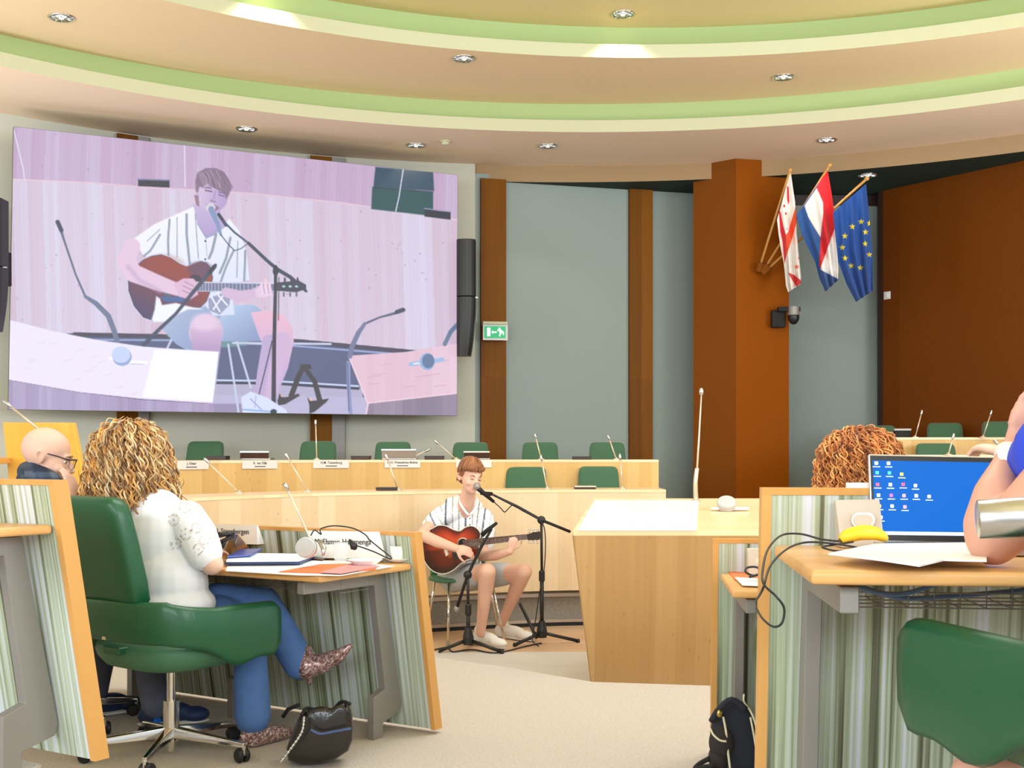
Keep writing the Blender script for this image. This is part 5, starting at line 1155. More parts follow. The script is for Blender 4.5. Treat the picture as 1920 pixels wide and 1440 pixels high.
# hair: cap plus swept locks
mb = MB(); e = lambda c, r: mb.ell(Hm(*c), r, Bm, nu=22, nv=14)
e((0, -.025, .052), (.085, .098, .074)); e((0, .030, .090), (.070, .062, .034)); e((.035, .062, .070), (.045, .032, .028)); e((-.035, .060, .072), (.040, .030, .024)); e((0, -.075, -.010), (.066, .042, .060)); e((.074, -.010, .028), (.014, .036, .040)); e((-.074, -.010, .028), (.014, .036, .040))
cols = [(150, 92, 52), (124, 72, 40), (180, 120, 74), (166, 104, 60), (104, 60, 34)]
hc = np.array(lin((138, 84, 48))); cap = mb.blob('hair', 'hair_strands', G, .005, 3, colfn=lambda co: np.tile(hc, (len(co), 1)))
rr = random.Random(3); mb = MB()
for i in range(260):
    a = rr.uniform(-PI, PI); t0 = rr.uniform(0, .5); p0 = Vector((rr.uniform(-.03, .03), -.03+rr.uniform(-.03, .03), .128)); x, y = math.sin(a), math.cos(a)
    low = .035 if y > .3 else (.012 if abs(x) > .6 else -.055); rad = (.090, .106)
    pts = []
    for j in range(9):
        t = j/8; th = t*rr.uniform(1.45, 1.6) if False else t*1.5
        z = .052+.082*math.cos(th)-(.052-low)*max(0, t-.55)/.45*(.9+.2*math.sin(i)); rx = math.sin(th)
        pts.append(Hm(x*rad[0]*rx*1.0+.012*t*(1 if y > 0 else 0), -.015+y*rad[1]*rx, z+.007+.004*math.sin(i*1.7)))
    mb.tube(pts, [.003, .0045, .0055, .006, .006, .006, .0055, .004, .002], 5, col=lin(cols[i % 5]))
mb.ob('hair_locks', 'hair_strands', cap, smooth=True)
# striped shirt
mb = MB(); mb.chain([(P(834, 964, 8.75), .072), (P(868, 962, 8.81), .082), (P(906, 970, 8.84), .070)]); mb.ell(P(867, 1008, 8.82), (.175, .122, .215)); mb.ell(P(863, 1062, 8.86), (.165, .13, .10)); mb.chain([(P(845, 945, 8.77), .05), (P(868, 940, 8.80), .06), (P(894, 949, 8.80), .045)])
mb.chain([(P(828, 966, 8.74), .070), (P(816, 976, 8.67), .068), (P(807, 986, 8.60), .064)]); mb.chain([(P(908, 972, 8.84), .070), (P(912, 1000, 8.74), .066), (P(909, 1022, 8.66), .062)])
def shirtcol(co):
    x, y = co[:, 0], co[:, 2]; c = np.zeros((len(co), 3)); c[:] = (236, 236, 238)
    sl = (y*.28); u = (x+.36+np.where(x < -.50, (y-1.0)*.55, 0)+np.where(x > -.26, -(y-1.0)*.12, 0))/.048; fr = u-np.floor(u); i = np.floor(u).astype(int) % 3
    w_ = np.where(i == 0, .13, np.where(i == 1, .05, .09)); m = (np.abs(fr-.5) < w_)[:, None]; st = np.where((i == 0)[:, None], np.array((96, 106, 122)), np.array((150, 150, 142))[None])
    return srgbn(np.where(m, st, c))
sh = mb.blob('shirt', 'striped_shirt', G, .0075, 5, colfn=shirtcol)
mb = MB()                                  # open collar
for pts in ([P(862, 929, 8.76), P(864, 945, 8.69), P(872, 958, 8.66), P(879, 966, 8.65)], [P(893, 934, 8.72), P(894, 948, 8.68), P(888, 958, 8.66), P(881, 966, 8.65)]): mb.tube(smoothpath(pts, 4), [.007]+[.013]*10+[.012, .006], 8, flat=.5)
mb.ob('collar', 'blouse_white', sh, smooth=True)
for y in (972, 984): MB().ell(P(881, y, 8.675), .005).ob('button', 'eye_dark', sh, smooth=True)
# shorts
mb = MB(); mb.ell(P(860, 1083, 8.86), (.165, .14, .095)); mb.chain([(hip1, .100), (hip1.lerp(k1, .35), .096), (hip1.lerp(k1, .66), .086)]); mb.chain([(hip2, .100), (hip2.lerp(k2, .35), .096), (hip2.lerp(k2, .64), .086)])
mb.blob('shorts', 'shorts_grey', G, .008, 5)
def shoe(par, heel, toe, h, m='white_shoe', wd=.045, sole=True, zf=0):
    heel = Vector(heel); toe = Vector(toe); heel.z = toe.z = zf; d = (toe-heel).normalized(); L = (toe-heel).length; M = Matrix((d.cross(Vector((0, 0, 1))), d, Vector((0, 0, 1)))).transposed(); q = lambda y, z: heel+d*y*L+Vector((0, 0, z))
    mb = MB(); mb.ell(q(.18, .048), (wd*.90, L*.2, .048), M); mb.ell(q(.48, .052), (wd*.98, L*.32, .048), M); mb.ell(q(.80, .040), (wd*1.06, L*.23, .036), M); mb.chain([(q(.22, .05), wd*.9), (q(.20, h), wd*.9)])
    o = mb.blob('shoe', m, par, .006, 3)
    MB().ell(q(.5, .012), (wd*1.04, L*.54, .013), M).ob('sole', 'sole', o, smooth=True)
    mb = MB()
    for i in range(4): mb.tube([q(.36+.1*i, .098-.010*i)+M @ Vector((-.024, 0, -.006)), q(.38+.1*i, .102-.010*i), q(.36+.1*i, .098-.010*i)+M @ Vector((.024, 0, -.006))], .003, 6)
    mb.ob('laces', m, o, smooth=True); return o
shoe(G, P(888, 1200, 8.68), P(946, 1211, 8.38), .105); shoe(G, P(930, 1180, 9.0), P(999, 1195, 8.72), .105)

# ------------------------------------------------------------------ guitar, held: a thing of its own
gt = thing('acoustic_guitar', P(845, 1030, 8.5), 'sunburst acoustic cutaway guitar held on the young man\'s lap', 'guitar')
out = [(812, 990), (822, 985), (836, 986), (850, 993), (862, 995.5), (872, 989), (884, 986), (895, 991), (901, 1001), (899, 1012), (897, 1020), (899, 1034), (893, 1047), (878, 1049), (864, 1057), (850, 1069), (832, 1076), (812, 1071), (797, 1054), (789, 1030), (790, 1010), (799, 997)]
osm = [(v.x, v.y) for v in smoothpath([Vector((x, y)) for x, y in out+[out[0]]], 4)][:-1]; n = len(osm)
def gp(x, y, dz=0): return P(x, y, 8.445+dz+(x-850)*-.0006)
cen = (850, 1028); mb = MB(); vs = []; fs = []; R_ = [1, .97, .93, .8, .62, .4, .2, .0]
cl = [(205, 196, 180), (40, 18, 22), (70, 22, 20), (120, 34, 22), (176, 56, 26), (196, 76, 34), (204, 84, 38), (206, 88, 40)]; cc_ = []
for r_, c_ in zip(R_, cl):
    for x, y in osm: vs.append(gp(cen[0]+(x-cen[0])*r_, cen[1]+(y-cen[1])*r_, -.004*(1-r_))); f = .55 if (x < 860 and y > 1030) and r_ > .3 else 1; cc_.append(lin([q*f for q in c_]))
for i in range(len(R_)-1):
    for j in range(n): fs.append((i*n+j, i*n+(j+1) % n, (i+1)*n+(j+1) % n, (i+1)*n+j))
mb.add(vs, fs); mb.c = cc_; mb.ob('soundboard', 'guitar_top', gt, smooth=True)
mat('guitar_side', (70, 26, 22), .2, coat=.4); mat('binding', (226, 218, 200), .4); mat('fretboard', (84, 54, 44), .5); mat('head_dark', (44, 30, 28), .3)
MB().hexa([gp(x, y, .002) for x, y in osm], [gp(x, y, .11) for x, y in osm]).ob('side_and_back', 'guitar_side', gt)
MB().tube([gp(x, y, 0) for x, y in osm+[osm[0]]], .0035, 6).ob('binding', 'binding', gt, smooth=True)
Mf = basis((0, -1, 0)); MB().tube([gp(868+9*math.cos(a), 1018+9*math.sin(a), -.005) for a in [2*PI*i/30 for i in range(31)]], .0035, 6).ob('rosette', 'binding', gt, smooth=True)
MB().ell(gp(868, 1018, -.004), (.034, .002, .034)).ob('sound_hole', 'black_matte', gt, smooth=True)
MB().hexa([gp(*q, -.006) for q in ((831, 1026), (837, 1024), (841, 1040), (836, 1043))], [gp(*q, -.018) for q in ((831, 1026), (837, 1024), (841, 1040), (836, 1043))]).ob('bridge', 'binding', gt)
MB().hexa([gp(*q, -.005) for q in ((846, 1036), (862, 1030), (876, 1034), (868, 1048), (852, 1052))], [gp(*q, -.008) for q in ((846, 1036), (862, 1030), (876, 1034), (868, 1048), (852, 1052))]).ob('pickguard', 'head_dark', gt)
nk0, nk1 = (868, 1019.5), (988, 1006.5)
def npt(t, off, dz=0): x = nk0[0]+(nk1[0]-nk0[0])*t; y = nk0[1]+(nk1[1]-nk0[1])*t; wd = 7.2*(1-t)+5.0*t; return gp(x+.11*off*wd, y+off*wd, dz)
MB().hexa([npt(0, -1, -.006), npt(0, 1, -.006), npt(1, 1, -.006), npt(1, -1, -.006)], [npt(0, -1, -.016), npt(0, 1, -.016), npt(1, 1, -.016), npt(1, -1, -.016)]).ob('fretboard', 'fretboard', gt)
mb = MB().tube([npt(.25, 0, .006), npt(1, 0, .006)], [.024, .018], 12); mb.ob('neck', 'guitar_side', gt, smooth=True)
mb = MB()
for i in range(16): t = .08+.92*(1-.92**i)/(1-.92**16); mb.tube([npt(1.0-t+.08, -1, -.017), npt(1.0-t+.08, 1, -.017)], .0012, 5)
mb.ob('frets', 'chrome', gt)
mb = MB()
for i in range(6): mb.tube([gp(838, 1026+i*2.6, -.02), npt(1, -.8+i*.32, -.019)], .0007, 4)
mb.ob('strings', 'silver', gt)
hp = [(987, 1002), (1000, 998), (1012, 996), (1014, 1004), (1012, 1012), (998, 1013), (988, 1012)]
hd = MB().hexa([gp(x, y, -.008) for x, y in hp], [gp(x, y, .008) for x, y in hp]).ob('headstock', 'head_dark', gt)
for i in range(3):
    for yy, s_ in ((998.5, -1), (1012, 1)): x = 992+i*7.5; MB().tube([gp(x, yy, 0), gp(x+.5, yy+s_*4, 0)], .004, 6).ell(gp(x+.6, yy+s_*5.5, 0), (.010, .006, .007), nu=10, nv=6).ob('tuning_peg', 'chrome', hd, smooth=True)

# chair of the guitarist
gc = thing('chair', P(862, 1200, 8.8), 'green shell chair on thin chrome legs under the guitarist', 'chair')
mb = MB(); c = P(862, 1098, 8.78); cushion(mb, [(c.x, c.y, .438, .12, .12), (c.x, c.y, .442, .19, .19), (c.x, c.y, .455, .225, .225), (c.x, c.y, .468, .228, .228), (c.x, c.y, .474, .20, .20)], 3); mb.ob('seat', 'seat_green', gc, smooth=True)
mb = MB().grid(lambda u, v: Vector((c.x-.02+(u-.5)*.40, c.y+.20+.05*v-.08*abs(2*u-1)**2, .46+.36*v-.05*v*abs(2*u-1)**3)), 14, 10); mb.ob('backrest', 'seat_green', gc, smooth=True, solid=.012)
for (x0, y0), (x1, y1) in (((842, 8.62), (840, 8.56)), ((922, 8.66), (947, 8.60)), ((816, 8.92), (800, 9.02)), ((915, 8.95), (935, 9.05))):
    a = P(x0, 0, y0); a.z = .445; b = P(x1, 0, y1); b.z = .012; lg = MB().tube([a, b], .0095, 10).ob('leg', 'chrome', gc, smooth=True); MB().lathe(b, [(.013, -.012), (.013, .008), (.009, .012)], 12).ob('foot_cap', 'metal_grey', lg)
MB().tube([P(816, 0, 8.92)*1+Vector((0, 0, .44-P(816, 0, 8.92).z)), P(842, 0, 8.62)+Vector((0, 0, .44-P(842, 0, 8.62).z)), P(922, 0, 8.66)+Vector((0, 0, .44-P(922, 0, 8.66).z)), P(915, 0, 8.95)+Vector((0, 0, .44-P(915, 0, 8.95).z))], .008, 8).ob('seat_frame', 'chrome', gc, smooth=True)

# microphone stands
def stand(base, top, boom, mic, legs, label, clip=None):
    t = thing('microphone_stand', (base.x, base.y, 0), label, 'microphone stand'); b = Vector((base.x, base.y, 0))
    MB().tube([b+Vector((0, 0, .10)), Vector((base.x, base.y, top.z*.55))], .015, 12).tube([Vector((base.x, base.y, top.z*.55)), top], .010, 12).ob('pole', 'black_plastic', t, smooth=True)
    MB().lathe(b, [(.035, .05), (.038, .10), (.022, .17), (.018, .17)], 14).ob('leg_hub', 'black_plastic', t, smooth=False)
    MB().lathe(Vector((base.x, base.y, top.z*.55)), [(.018, -.04), (.022, -.03), (.022, .03), (.016, .04)], 14).ob('clutch', 'black_plastic', t)
    for l in legs: l = Vector((l.x, l.y, .012)); MB().tube([b+Vector((0, 0, .085)), l], .012, 10).tube([l-(l-b)*.04, l+(l-b)*.03], .016, 10).ob('leg', 'black_plastic', t, smooth=True)
    MB().tube(boom, [.011]*(len(boom)-1)+[.008], 10).ob('boom', 'black_plastic', t, smooth=True); MB().ell(top, (.030, .022, .030)).ob('boom_clamp', 'black_plastic', t, smooth=True)
    return t
T1 = P(1015, 975, 8.62)
st1 = stand(P(1016, 1205, 8.62), T1, [P(1069, 997, 8.70), T1, P(970, 950, 8.60), P(925, 928, 8.52)], None, [P(965, 1214, 8.52), P(1084, 1204, 8.70), P(985, 1190, 9.0)], 'tall black boom microphone stand right of the guitarist')
MB().tube([P(922, 926, 8.51), P(912, 926, 8.47), P(902, 924, 8.45)], [.014, .017, .015], 12).ob('mic_clip', 'black_matte', st1, smooth=True)
MB().tube([P(975, 1132, 8.95), P(984, 1150, 8.9), P(1006, 1196, 8.7)], .012, 8).ob('folded_leg', 'black_plastic', st1, smooth=True)
vm = thing('vocal_microphone', P(900, 918, 8.44), 'silver-headed vocal microphone at the singer\'s mouth', 'microphone')
MB().ell(P(894, 912, 8.42), (.026, .026, .028)).ob('grille', 'laptop_grey', vm, smooth=True)
MB().tube([P(896, 915, 8.42), P(899, 918, 8.425), P(926, 941, 8.47)], [.020, .018, .011], 14).ob('handle', 'black_plastic', vm, smooth=True)
cable([P(926, 941, 8.47), P(938, 952, 8.48), P(946, 960, 8.5), P(952, 955, 8.52), P(963, 947, 8.57), P(980, 958, 8.6), P(1012, 976, 8.59), P(1022, 1000, 8.58), P(1021, 1060, 8.58), P(1012, 1110, 8.56), P(1003, 1170, 8.54), P(998, 1200, 8.5), P(1010, 1212, 8.45)], 'black microphone cable hanging down the tall stand', r=.004)
T2 = P(877, 1078, 8.30)
st2 = stand(P(878, 1212, 8.30), T2, [P(856, 1142, 8.36), T2, P(905, 1020, 8.24), P(922, 992, 8.22)], None, [P(824, 1222, 8.26), P(942, 1220, 8.22), P(884, 1190, 8.6)], 'short black microphone stand before the guitar, left of the tall one')
MB().tube([P(903, 1004, 8.2), P(914, 994, 8.2), P(932, 980, 8.2)], [.016, .015, .010], 12).ob('instrument_microphone', 'black_matte', st2, smooth=True)
MB().ell(P(856, 1142, 8.36), (.02, .02, .025)).ob('counterweight', 'laptop_grey', st2, smooth=True)
q = smoothpath([PZ(815, 1218, .006), PZ(838, 1214, .006), PZ(850, 1222, .006), PZ(885, 1218, .006), PZ(930, 1224, .006), PZ(985, 1212, .006), PZ(1015, 1206, .006)], 6)
cable(q, 'black cable snaking over the floor between the two stands', r=.005)

# ------------------------------------------------------------------ the woman
Wm = person((-1.335, 4.70, FL), 'woman with long curly blonde hair in white blouse and jeans, seen from behind')
fW = Vector((.588, .809, 0)); rW = Vector((.809, -.588, 0)); Bw = basis((.66, .74, -.12)); Hw = Head(P(252, 862, 4.90), Bw, .98)
mb = MB(); Hw.shapes(mb); ch = P(296, 1010, 4.80); nkW = P(266, 940, 4.87)
mb.chain([(P(256, 900, 4.89), .05), (nkW, .055), (P(280, 975, 4.85), .08)])
sr, sl = P(352, 972, 4.73), P(226, 968, 4.98); mb.chain([(sr, .052), (P(285, 968, 4.86), .075), (sl, .052)]); mb.ell(ch, (.15, .11, .19)); mb.ell(P(322, 1130, 4.74), (.13, .11, .12))
er = P(398, 1074, 4.66); er.z = max(er.z, .945); wr = P(385, 1052, 4.98); wr.z = .965; mb.chain([(sr, .052), (sr.lerp(er, .55), .050), (er, .044), (er.lerp(wr, .4), .040), (wr, .026)])
hand(mb, wr, Vector((.5, .8, .0)), (0, 0, -1), 1, .5, .95)
el_ = P(235, 1070, 5.15); el_.z = .96; wl_ = P(300, 1046, 5.28); wl_.z = .965; mb.chain([(sl, .05), (el_, .042), (wl_, .026)]); hand(mb, wl_, Vector((.6, .6, 0)), (0, 0, -1), -1, .5, .95)
mb.blob('body', 'skin', Wm, .0075, 4); Hw.details(Wm, (120, 84, 50))
mb = MB(); mb.ell(P(294, 1015, 4.80), (.170, .13, .215), Matrix.Rotation(-.63, 3, 'Z')); mb.ell(P(318, 1095, 4.76), (.170, .14, .17), Matrix.Rotation(-.63, 3, 'Z')); mb.ell(P(326, 1130, 4.75), (.178, .155, .085), Matrix.Rotation(-.63, 3, 'Z')); mb.chain([(sr, .068), (P(285, 966, 4.86), .085), (sl, .068)])
mb.chain([(sr, .072), (P(368, 1002, 4.70), .080), (P(383, 1036, 4.67), .072)]); mb.chain([(sl, .070), (sl.lerp(el_, .4), .07)])
rs_ = random.Random(11); mot = []
for px, py in ((346, 952), (368, 990), (348, 1002), (326, 975), (384, 1012), (366, 958), (330, 1020), (372, 1030)):
    mot.append((px, py))
def lace(co):
    x, y = px_of(co); c = np.zeros((len(co), 3)); c[:] = (238, 239, 244)
    fr = co[:, 1] < 4.80
    for mx, my in mot:
        r = np.hypot(x-mx, y-my); a = np.arctan2(y-my, x-mx); m = (np.abs(r-9.5) < 1.5) & (np.abs(np.sin(a*7)) > .72) & fr; c[m] = (176, 158, 148); m = (r < 1.6) & fr; c[m] = (190, 176, 168)
    return srgbn(c)
bl_o = mb.blob('blouse', 'blouse_lace', Wm, .0065, 4, colfn=lace)
# jeans
mb = MB(); mb.ell(P(322, 1158, 4.72), (.17, .16, .11), Matrix.Rotation(-.63, 3, 'Z'))
kn1 = P(462, 1162, 4.98); an1 = P(474, 1352, 4.84); kn2 = P(492, 1130, 5.02); an2 = P(562, 1244, 5.02)
mb.chain([(P(345, 1172, 4.70), .090), (P(410, 1155, 4.86), .084), (kn1, .072)]); mb.chain([(P(325, 1165, 4.82), .090), (P(410, 1130, 4.95), .084), (kn2, .070)])
mb.chain([(kn1, .073), (P(470, 1250, 4.90), .070), (an1+Vector((0, 0, .02)), .074)]); mb.chain([(kn2, .073), (P(530, 1190, 5.02), .070), (an2, .070)])
mb.blob('jeans', 'denim_blue', Wm, .008, 4)
def boot(par, pts, heel, cols=((150, 112, 108), (226, 206, 204), (96, 66, 66), (176, 140, 134)), vox=.006):
    mb = MB(); mb.chain(pts, 14); mb.tube(heel, [.016, .010], 8)
    def gl(co):
        r = np.random.RandomState(3); k = r.randint(0, 4, len(co)); return srgbn(np.array(cols, float)[k])
    return mb.blob('glitter_boot', 'glitter', par, vox, 2, colfn=gl)
boot(Wm, [(P(566, 1228, 5.02), .052), (P(576, 1250, 5.0), .054), (P(604, 1244, 4.99), .042), (P(634, 1230, 4.97), .031), (P(658, 1210, 4.95), .009)], [P(574, 1262, 5.0), P(584, 1284, 5.0)])
bz = P(474, 1372, 4.84); boot(Wm, [(bz+Vector((0, 0, .03)), .046), (Vector((bz.x, bz.y, FL+.045)), .044), (Vector((bz.x+.08, bz.y+.10, FL+.036)), .034), (Vector((bz.x+.13, bz.y+.17, FL+.022)), .018)], [Vector((bz.x-.03, bz.y-.03, FL+.06)), Vector((bz.x-.035, bz.y-.035, FL+.004))])
blond = [(206, 164, 104), (176, 130, 76), (226, 196, 146), (150, 106, 62), (196, 146, 84), (116, 78, 48), (214, 150, 72), (212, 188, 150)]
mb = MB(); mb.ell(Hw(0, -.02, .01), (.128, .125, .118), Bw); mb.ell(Hw(0, -.045, -.09), (.125, .09, .10), Bw)
hcw = np.array(lin((120, 84, 50))); capw = mb.blob('hair', 'hair_strands', Wm, .01, 3, colfn=lambda co: np.tile(hcw, (len(co), 1)))
curls(capw, Hw(0, -.015, -.01), basis((.66, .74, -.02)), (.172, .160, .168), .20, 1500, blond, 21, len_=(.12, .24), rt=.0040, rh=.009, face=.80, name='curls', flare=.20)
curls(capw, Hw(0, -.015, -.01), basis((.66, .74, -.02)), (.186, .174, .180), .20, 160, blond, 22, len_=(.08, .16), rt=.0020, rh=.013, face=.80, name='loose_curls', flare=.22)

# ------------------------------------------------------------------ the bald man
Mn = person((-1.95, 5.2, FL), 'bald man with glasses and dark checked shirt resting his chin on his hand')
Bb = basis((.93, .22, -.26)); Hb = Head(P(88, 855, 5.08), Bb, 1.04)
mb = MB(); Hb.shapes(mb, 1.15); mb.chain([(P(84, 888, 5.08), .062), (P(70, 925, 5.10), .072), (P(66, 960, 5.12), .10)]); mb.ell(P(75, 1030, 5.14), (.16, .14, .22))
eb = P(138, 1062, 4.96); eb.z = .955; wb = P(140, 944, 4.95); mb.chain([(P(88, 985, 4.98), .058), (eb, .046), (eb.lerp(wb, .4), .042), (wb, .028)])
hand(mb, wb, Vector((-.16, .02, 1)), (-.9, .3, .0), 1, .35, 1.0)
mb.blob('body', 'skin', Mn, .0065, 5); Hb.details(Mn, (150, 110, 90))
mb = MB(); gq = [Hb(.070, -.01, .012), Hb(.072, .05, .012), Hb(.066, .098, .008)]; mb.tube(gq, .0028, 8); mb.tube([Hb(-.070, -.01, .012), Hb(-.072, .05, .012), Hb(-.066, .098, .008)], .0028, 8)
for sx in (-1, 1): mb.tube([Hb(sx*.066, .098, .010), Hb(sx*.036, .112, .014), Hb(sx*.010, .114, .010)], .0030, 8); mb.tube([Hb(sx*.066, .098, .010), Hb(sx*.062, .100, -.022), Hb(sx*.036, .110, -.032), Hb(sx*.012, .113, -.020), Hb(sx*.010, .114, .010)], .0012, 6)
mb.tube([Hb(.010, .114, .008), Hb(-.010, .114, .008)], .0022, 6); mb.ob('glasses', mat('frame_navy', (40, 34, 60), .3), Mn, smooth=True)
mb = MB(); mb.chain([(P(40, 950, 5.18), .09), (P(70, 940, 5.12), .10), (P(96, 958, 5.02), .085)]); mb.ell(P(72, 1030, 5.14), (.19, .17, .24)); mb.ell(P(80, 1110, 5.15), (.18, .17, .16)); mb.chain([(P(62, 908, 5.12), .075), (P(82, 916, 5.08), .070)]); mb.chain([(P(52, 884, 5.13), .045), (P(66, 886, 5.05), .050), (P(96, 908, 5.00), .050)])
mb.chain([(P(94, 970, 5.0), .078), (eb+Vector((0, 0, .01)), .068), (eb.lerp(wb, .45), .058), (eb.lerp(wb, .80), .050)])
def plaid(co):
    a = np.floor(co[:, 2]/.022).astype(int) % 3; b = np.floor((co[:, 0]*.8+co[:, 1]*.6)/.026).astype(int) % 3
    c = np.array([(40, 54, 78), (72, 88, 108), (26, 34, 52)], float)[a]*.6+np.array([(52, 66, 90), (30, 40, 62), (104, 112, 122)], float)[b]*.4; return srgbn(c)
mb.blob('checked_shirt', 'plaid_shirt', Mn, .008, 4, colfn=plaid)
mb = MB(); mb.ell(P(95, 1150, 5.18), (.19, .18, .11)); mk1, mk2 = P(268, 1160, 5.45), P(200, 1158, 5.52); ma1 = P(292, 1324, 5.22); ma2 = P(176, 1300, 5.40)
mb.chain([(P(110, 1160, 5.1), .09), (mk1, .075), (ma1, .062)]); mb.chain([(P(90, 1160, 5.25), .09), (mk2, .075), (ma2, .060)]); mb.blob('jeans', 'denim_grey', Mn, .009, 4)
MB().chain([(ma1, .042), (ma1+Vector((0, 0, -.05)), .042)]).chain([(ma2, .042), (ma2+Vector((0, 0, -.05)), .042)]).ob('socks', 'sock_blue', Mn, smooth=True)
def nshoe(a, d, L=.29):
    d = Vector(d).normalized(); return shoe(Mn, Vector((a.x, a.y, 0))-d*.07, Vector((a.x, a.y, 0))+d*(L-.07), .085, 'navy_shoe', .048, zf=FL)
nshoe(ma1, (.95, .3, 0)); nshoe(ma2, (.8, .6, 0))

# ------------------------------------------------------------------ the red-haired woman
Rp = person((1.15, 3.98, FL), 'person with curly ginger hair seen from behind, between pillar and laptop'); Br = basis((.10, 1, -.05)); Hr = Head(P(1612, 868, 3.98), Br, .92)
mb = MB(); Hr.shapes(mb); mb.chain([(P(1612, 905, 3.97), .05), (P(1612, 960, 3.95), .06)]); mb.ell(P(1612, 1080, 3.92), (.17, .11, .22)); mb.blob('body', 'skin', Rp, .009, 3); Hr.details(Rp, (140, 84, 40))
mb = MB(); mb.ell(P(1612, 1080, 3.92), (.20, .13, .25)); mb.chain([(P(1520, 1010, 3.93), .06), (P(1612, 990, 3.93), .085), (P(1704, 1010, 3.93), .06)]); mb.ell(P(1612, 1220, 3.88), (.19, .16, .16)); mb.blob('sweater', 'navy_cloth', Rp, .012, 3)
ging = [(190, 110, 48), (160, 84, 32), (216, 142, 70), (132, 66, 26), (202, 124, 58), (226, 162, 92)]
mb = MB(); mb.ell(Hr(0, -.02, .0), (.115, .115, .105), Br); mb.ell(Hr(0, -.03, -.08), (.12, .10, .09), Br); capr = mb.blob('hair', 'hair_strands', Rp, .01, 3, colfn=lambda co: np.tile(np.array(lin((138, 72, 30))), (len(co), 1)))
curls(capr, Hr(0, -.015, -.01), basis((.10, 1, 0)), (.138, .135, .128), .14, 1300, ging, 5, len_=(.06, .12), rt=.0028, rh=.008, face=.80, turns=75, name='curls')

# ------------------------------------------------------------------ the person cut off by the right edge
Dp = person((1.10, 2.0, FH), 'person cropped by the right edge, bare forearm with wristwatch propped on the desk, blue sleeve')
tz = FH+.73
el = P(1862, 1010, 2.20); el.z = tz+.052; wst = P(1898, 845, 2.30)
mb = MB(); mb.chain([(el, .050), (P(1858, 985, 2.21), .050), (P(1868, 930, 2.24), .043), (P(1886, 880, 2.28), .031), (wst, .024)]); hand(mb, P(1903, 826, 2.31), Vector((.35, .02, .8)), (.4, -.8, 0), 1, .6, .95)
sh_ = P(2075, 800, 2.12); mb.chain([(el, .050), (P(1925, 960, 2.15), .052), (P(1990, 890, 2.12), .056), (sh_, .065)])
mb.ell((1.26, 1.92, 1.12), (.16, .13, .26)); mb.chain([((1.24, 1.94, 1.42), .055), ((1.22, 1.98, 1.52), .055)]); Hd = Head((1.20, 2.0, 1.62), basis((-.2, 1, -.1))); Hd.shapes(mb)
mb.chain([((1.20, 1.95, .92), .09), ((1.02, 2.25, .95), .055)]); mb.chain([((1.02, 2.25, .95), .055), (P(1835, 1450, 2.12), .046), (P(1800, 1520, 2.12), .040), ((.86, 2.15, .50), .033)])
mb.blob('body', 'skin_ruddy', Dp, .0075, 4); Hd.details(Dp)
mb = MB(); mb.ell(Hd(0, -.02, .04), (.086, .10, .09), Hd.B); mb.blob('hair', 'denim_grey', Dp, .01, 2).data.materials[0] = mat('hair_brown', (90, 60, 40), .7)
mb = MB(); mb.ell((1.26, 1.92, 1.12), (.20, .16, .30)); mb.chain([(sh_, .085), (P(1990, 850, 2.16), .085), (P(1948, 862, 2.24), .058)]); mb.chain([(sh_, .085), ((1.30, 1.95, 1.36), .09)]); mb.blob('blue_shirt', 'blue_shirt', Dp, .009, 3)
mb = MB(); mb.ell((1.22, 1.93, .92), (.19, .18, .11)); mb.chain([((1.28, 1.95, .92), .10), ((1.12, 2.20, .95), .085)]); mb.chain([((1.14, 1.95, .92), .09), ((1.06, 2.12, .94), .08)]); mb.blob('trousers', 'navy_cloth', Dp, .01, 3)
wd_ = (P(1903, 826, 2.31)-P(1886, 880, 2.28)).normalized(); wa = Vector((0, 0, 1)).rotation_difference(wd_).to_matrix()
wt = thing('wristwatch', P(1895, 850, 2.29), 'watch with white round face on pale strap around the propped forearm', 'watch')
MB().lathe(P(1895, 852, 2.29), [(.0275, -.010), (.029, -.006), (.029, .006), (.0275, .010)], 22, wa).ob('strap', 'plate_card', wt, smooth=True)
fcv = (Vector((-.55, -.8, .1))).normalized(); fm = Vector((0, 0, 1)).rotation_difference(fcv).to_matrix()
MB().lathe(P(1889, 850, 2.26), [(.017, -.006), (.0185, 0), (.017, .004), (0, .005)], 22, fm).ob('watch_face', 'white_plastic', wt, smooth=False)
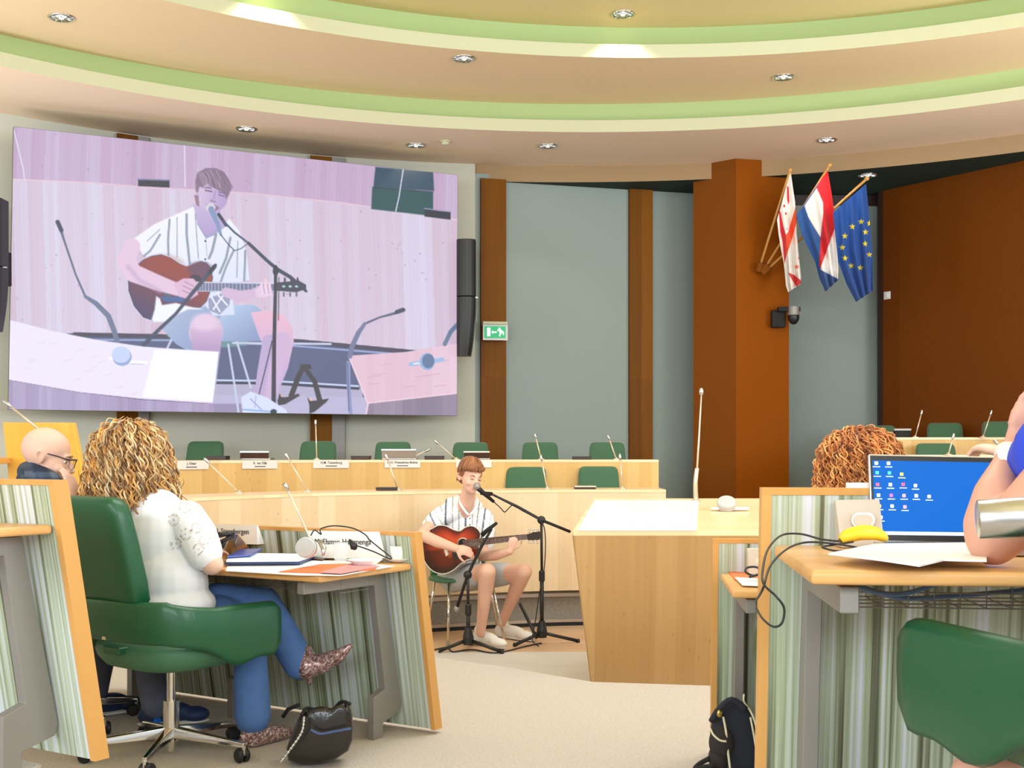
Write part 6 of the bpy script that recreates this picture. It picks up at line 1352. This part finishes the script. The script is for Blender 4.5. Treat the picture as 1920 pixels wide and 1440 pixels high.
# hand with a pen behind the laptop
Ph = person((1.60, 3.86, FL), 'person mostly hidden behind laptop and forearm, only a writing hand with pen showing')
mb = MB(); hw = P(1885, 848, 3.55); hand(mb, hw, P(1855, 842, 3.6)-hw, (-.2, .3, -1), -1, .9, 1.05); mb.chain([(hw, .028), (P(1935, 862, 3.5), .038), (P(1990, 940, 3.5), .045), ((1.75, 3.7, 1.28), .055)]); mb.ell((1.80, 3.86, 1.05), (.16, .12, .26)); mb.chain([((1.75, 3.7, 1.28), .06), ((1.8, 3.84, 1.30), .08)]); mb.chain([((1.8, 3.86, 1.3), .06), ((1.8, 3.88, 1.42), .055)])
Hp = Head((1.80, 3.9, 1.50), basis((-.2, 1, -.2)), .95); Hp.shapes(mb); mb.blob('body', 'skin', Ph, .009, 3); Hp.details(Ph)
MB().ell((1.80, 3.86, .98), (.19, .15, .32)).ell(Hp(0, -.03, .04), (.088, .10, .088), Hp.B).ob('clothing', 'navy_cloth', Ph, smooth=True)
pn = thing('pen', P(1870, 832, 3.58), 'silver pen in the hand behind the laptop', 'pen'); MB().tube([P(1864, 826, 3.6), P(1880, 840, 3.57)], .0045, 8).ob('barrel', 'silver', pn, smooth=True); MB().tube([P(1880, 840, 3.57), P(1882, 842, 3.566)], [.004, .001], 8).ob('tip', 'black_plastic', pn)
# chairs under the two seated behind the laptop
office_chair((1.15, 3.80, FL), .0, 'swivel chair of the ginger-haired person, hidden behind the laptop desk'); office_chair((1.90, 3.72, FL), 0, 'swivel chair of the person writing, hidden behind the laptop desk')
# silver tube at the right edge
tb = thing('metal_tube', P(1930, 975, 2.0), 'thick shiny silver metal tube jutting in from the right edge over the elbow', 'tube')
a = P(1832, 974, 1.97); b = P(2090, 962, 1.92); mb = MB(); mb.tube([a, a+(b-a)*.01, a+(b-a)*.3, b, b+Vector((.05, 0, -.03)), b+Vector((.07, 0, -.12)), Vector((b.x+.07, b.y, FH+.02))], [.028, .032, .033, .034, .034, .034, .034], 28); mb.ob('tube', 'silver', tb, smooth=True)
MB().lathe(Vector((b.x+.07, b.y, FH)), [(.12, 0), (.12, .012), (.04, .02)], 24).ob('foot_plate', 'silver', tb)
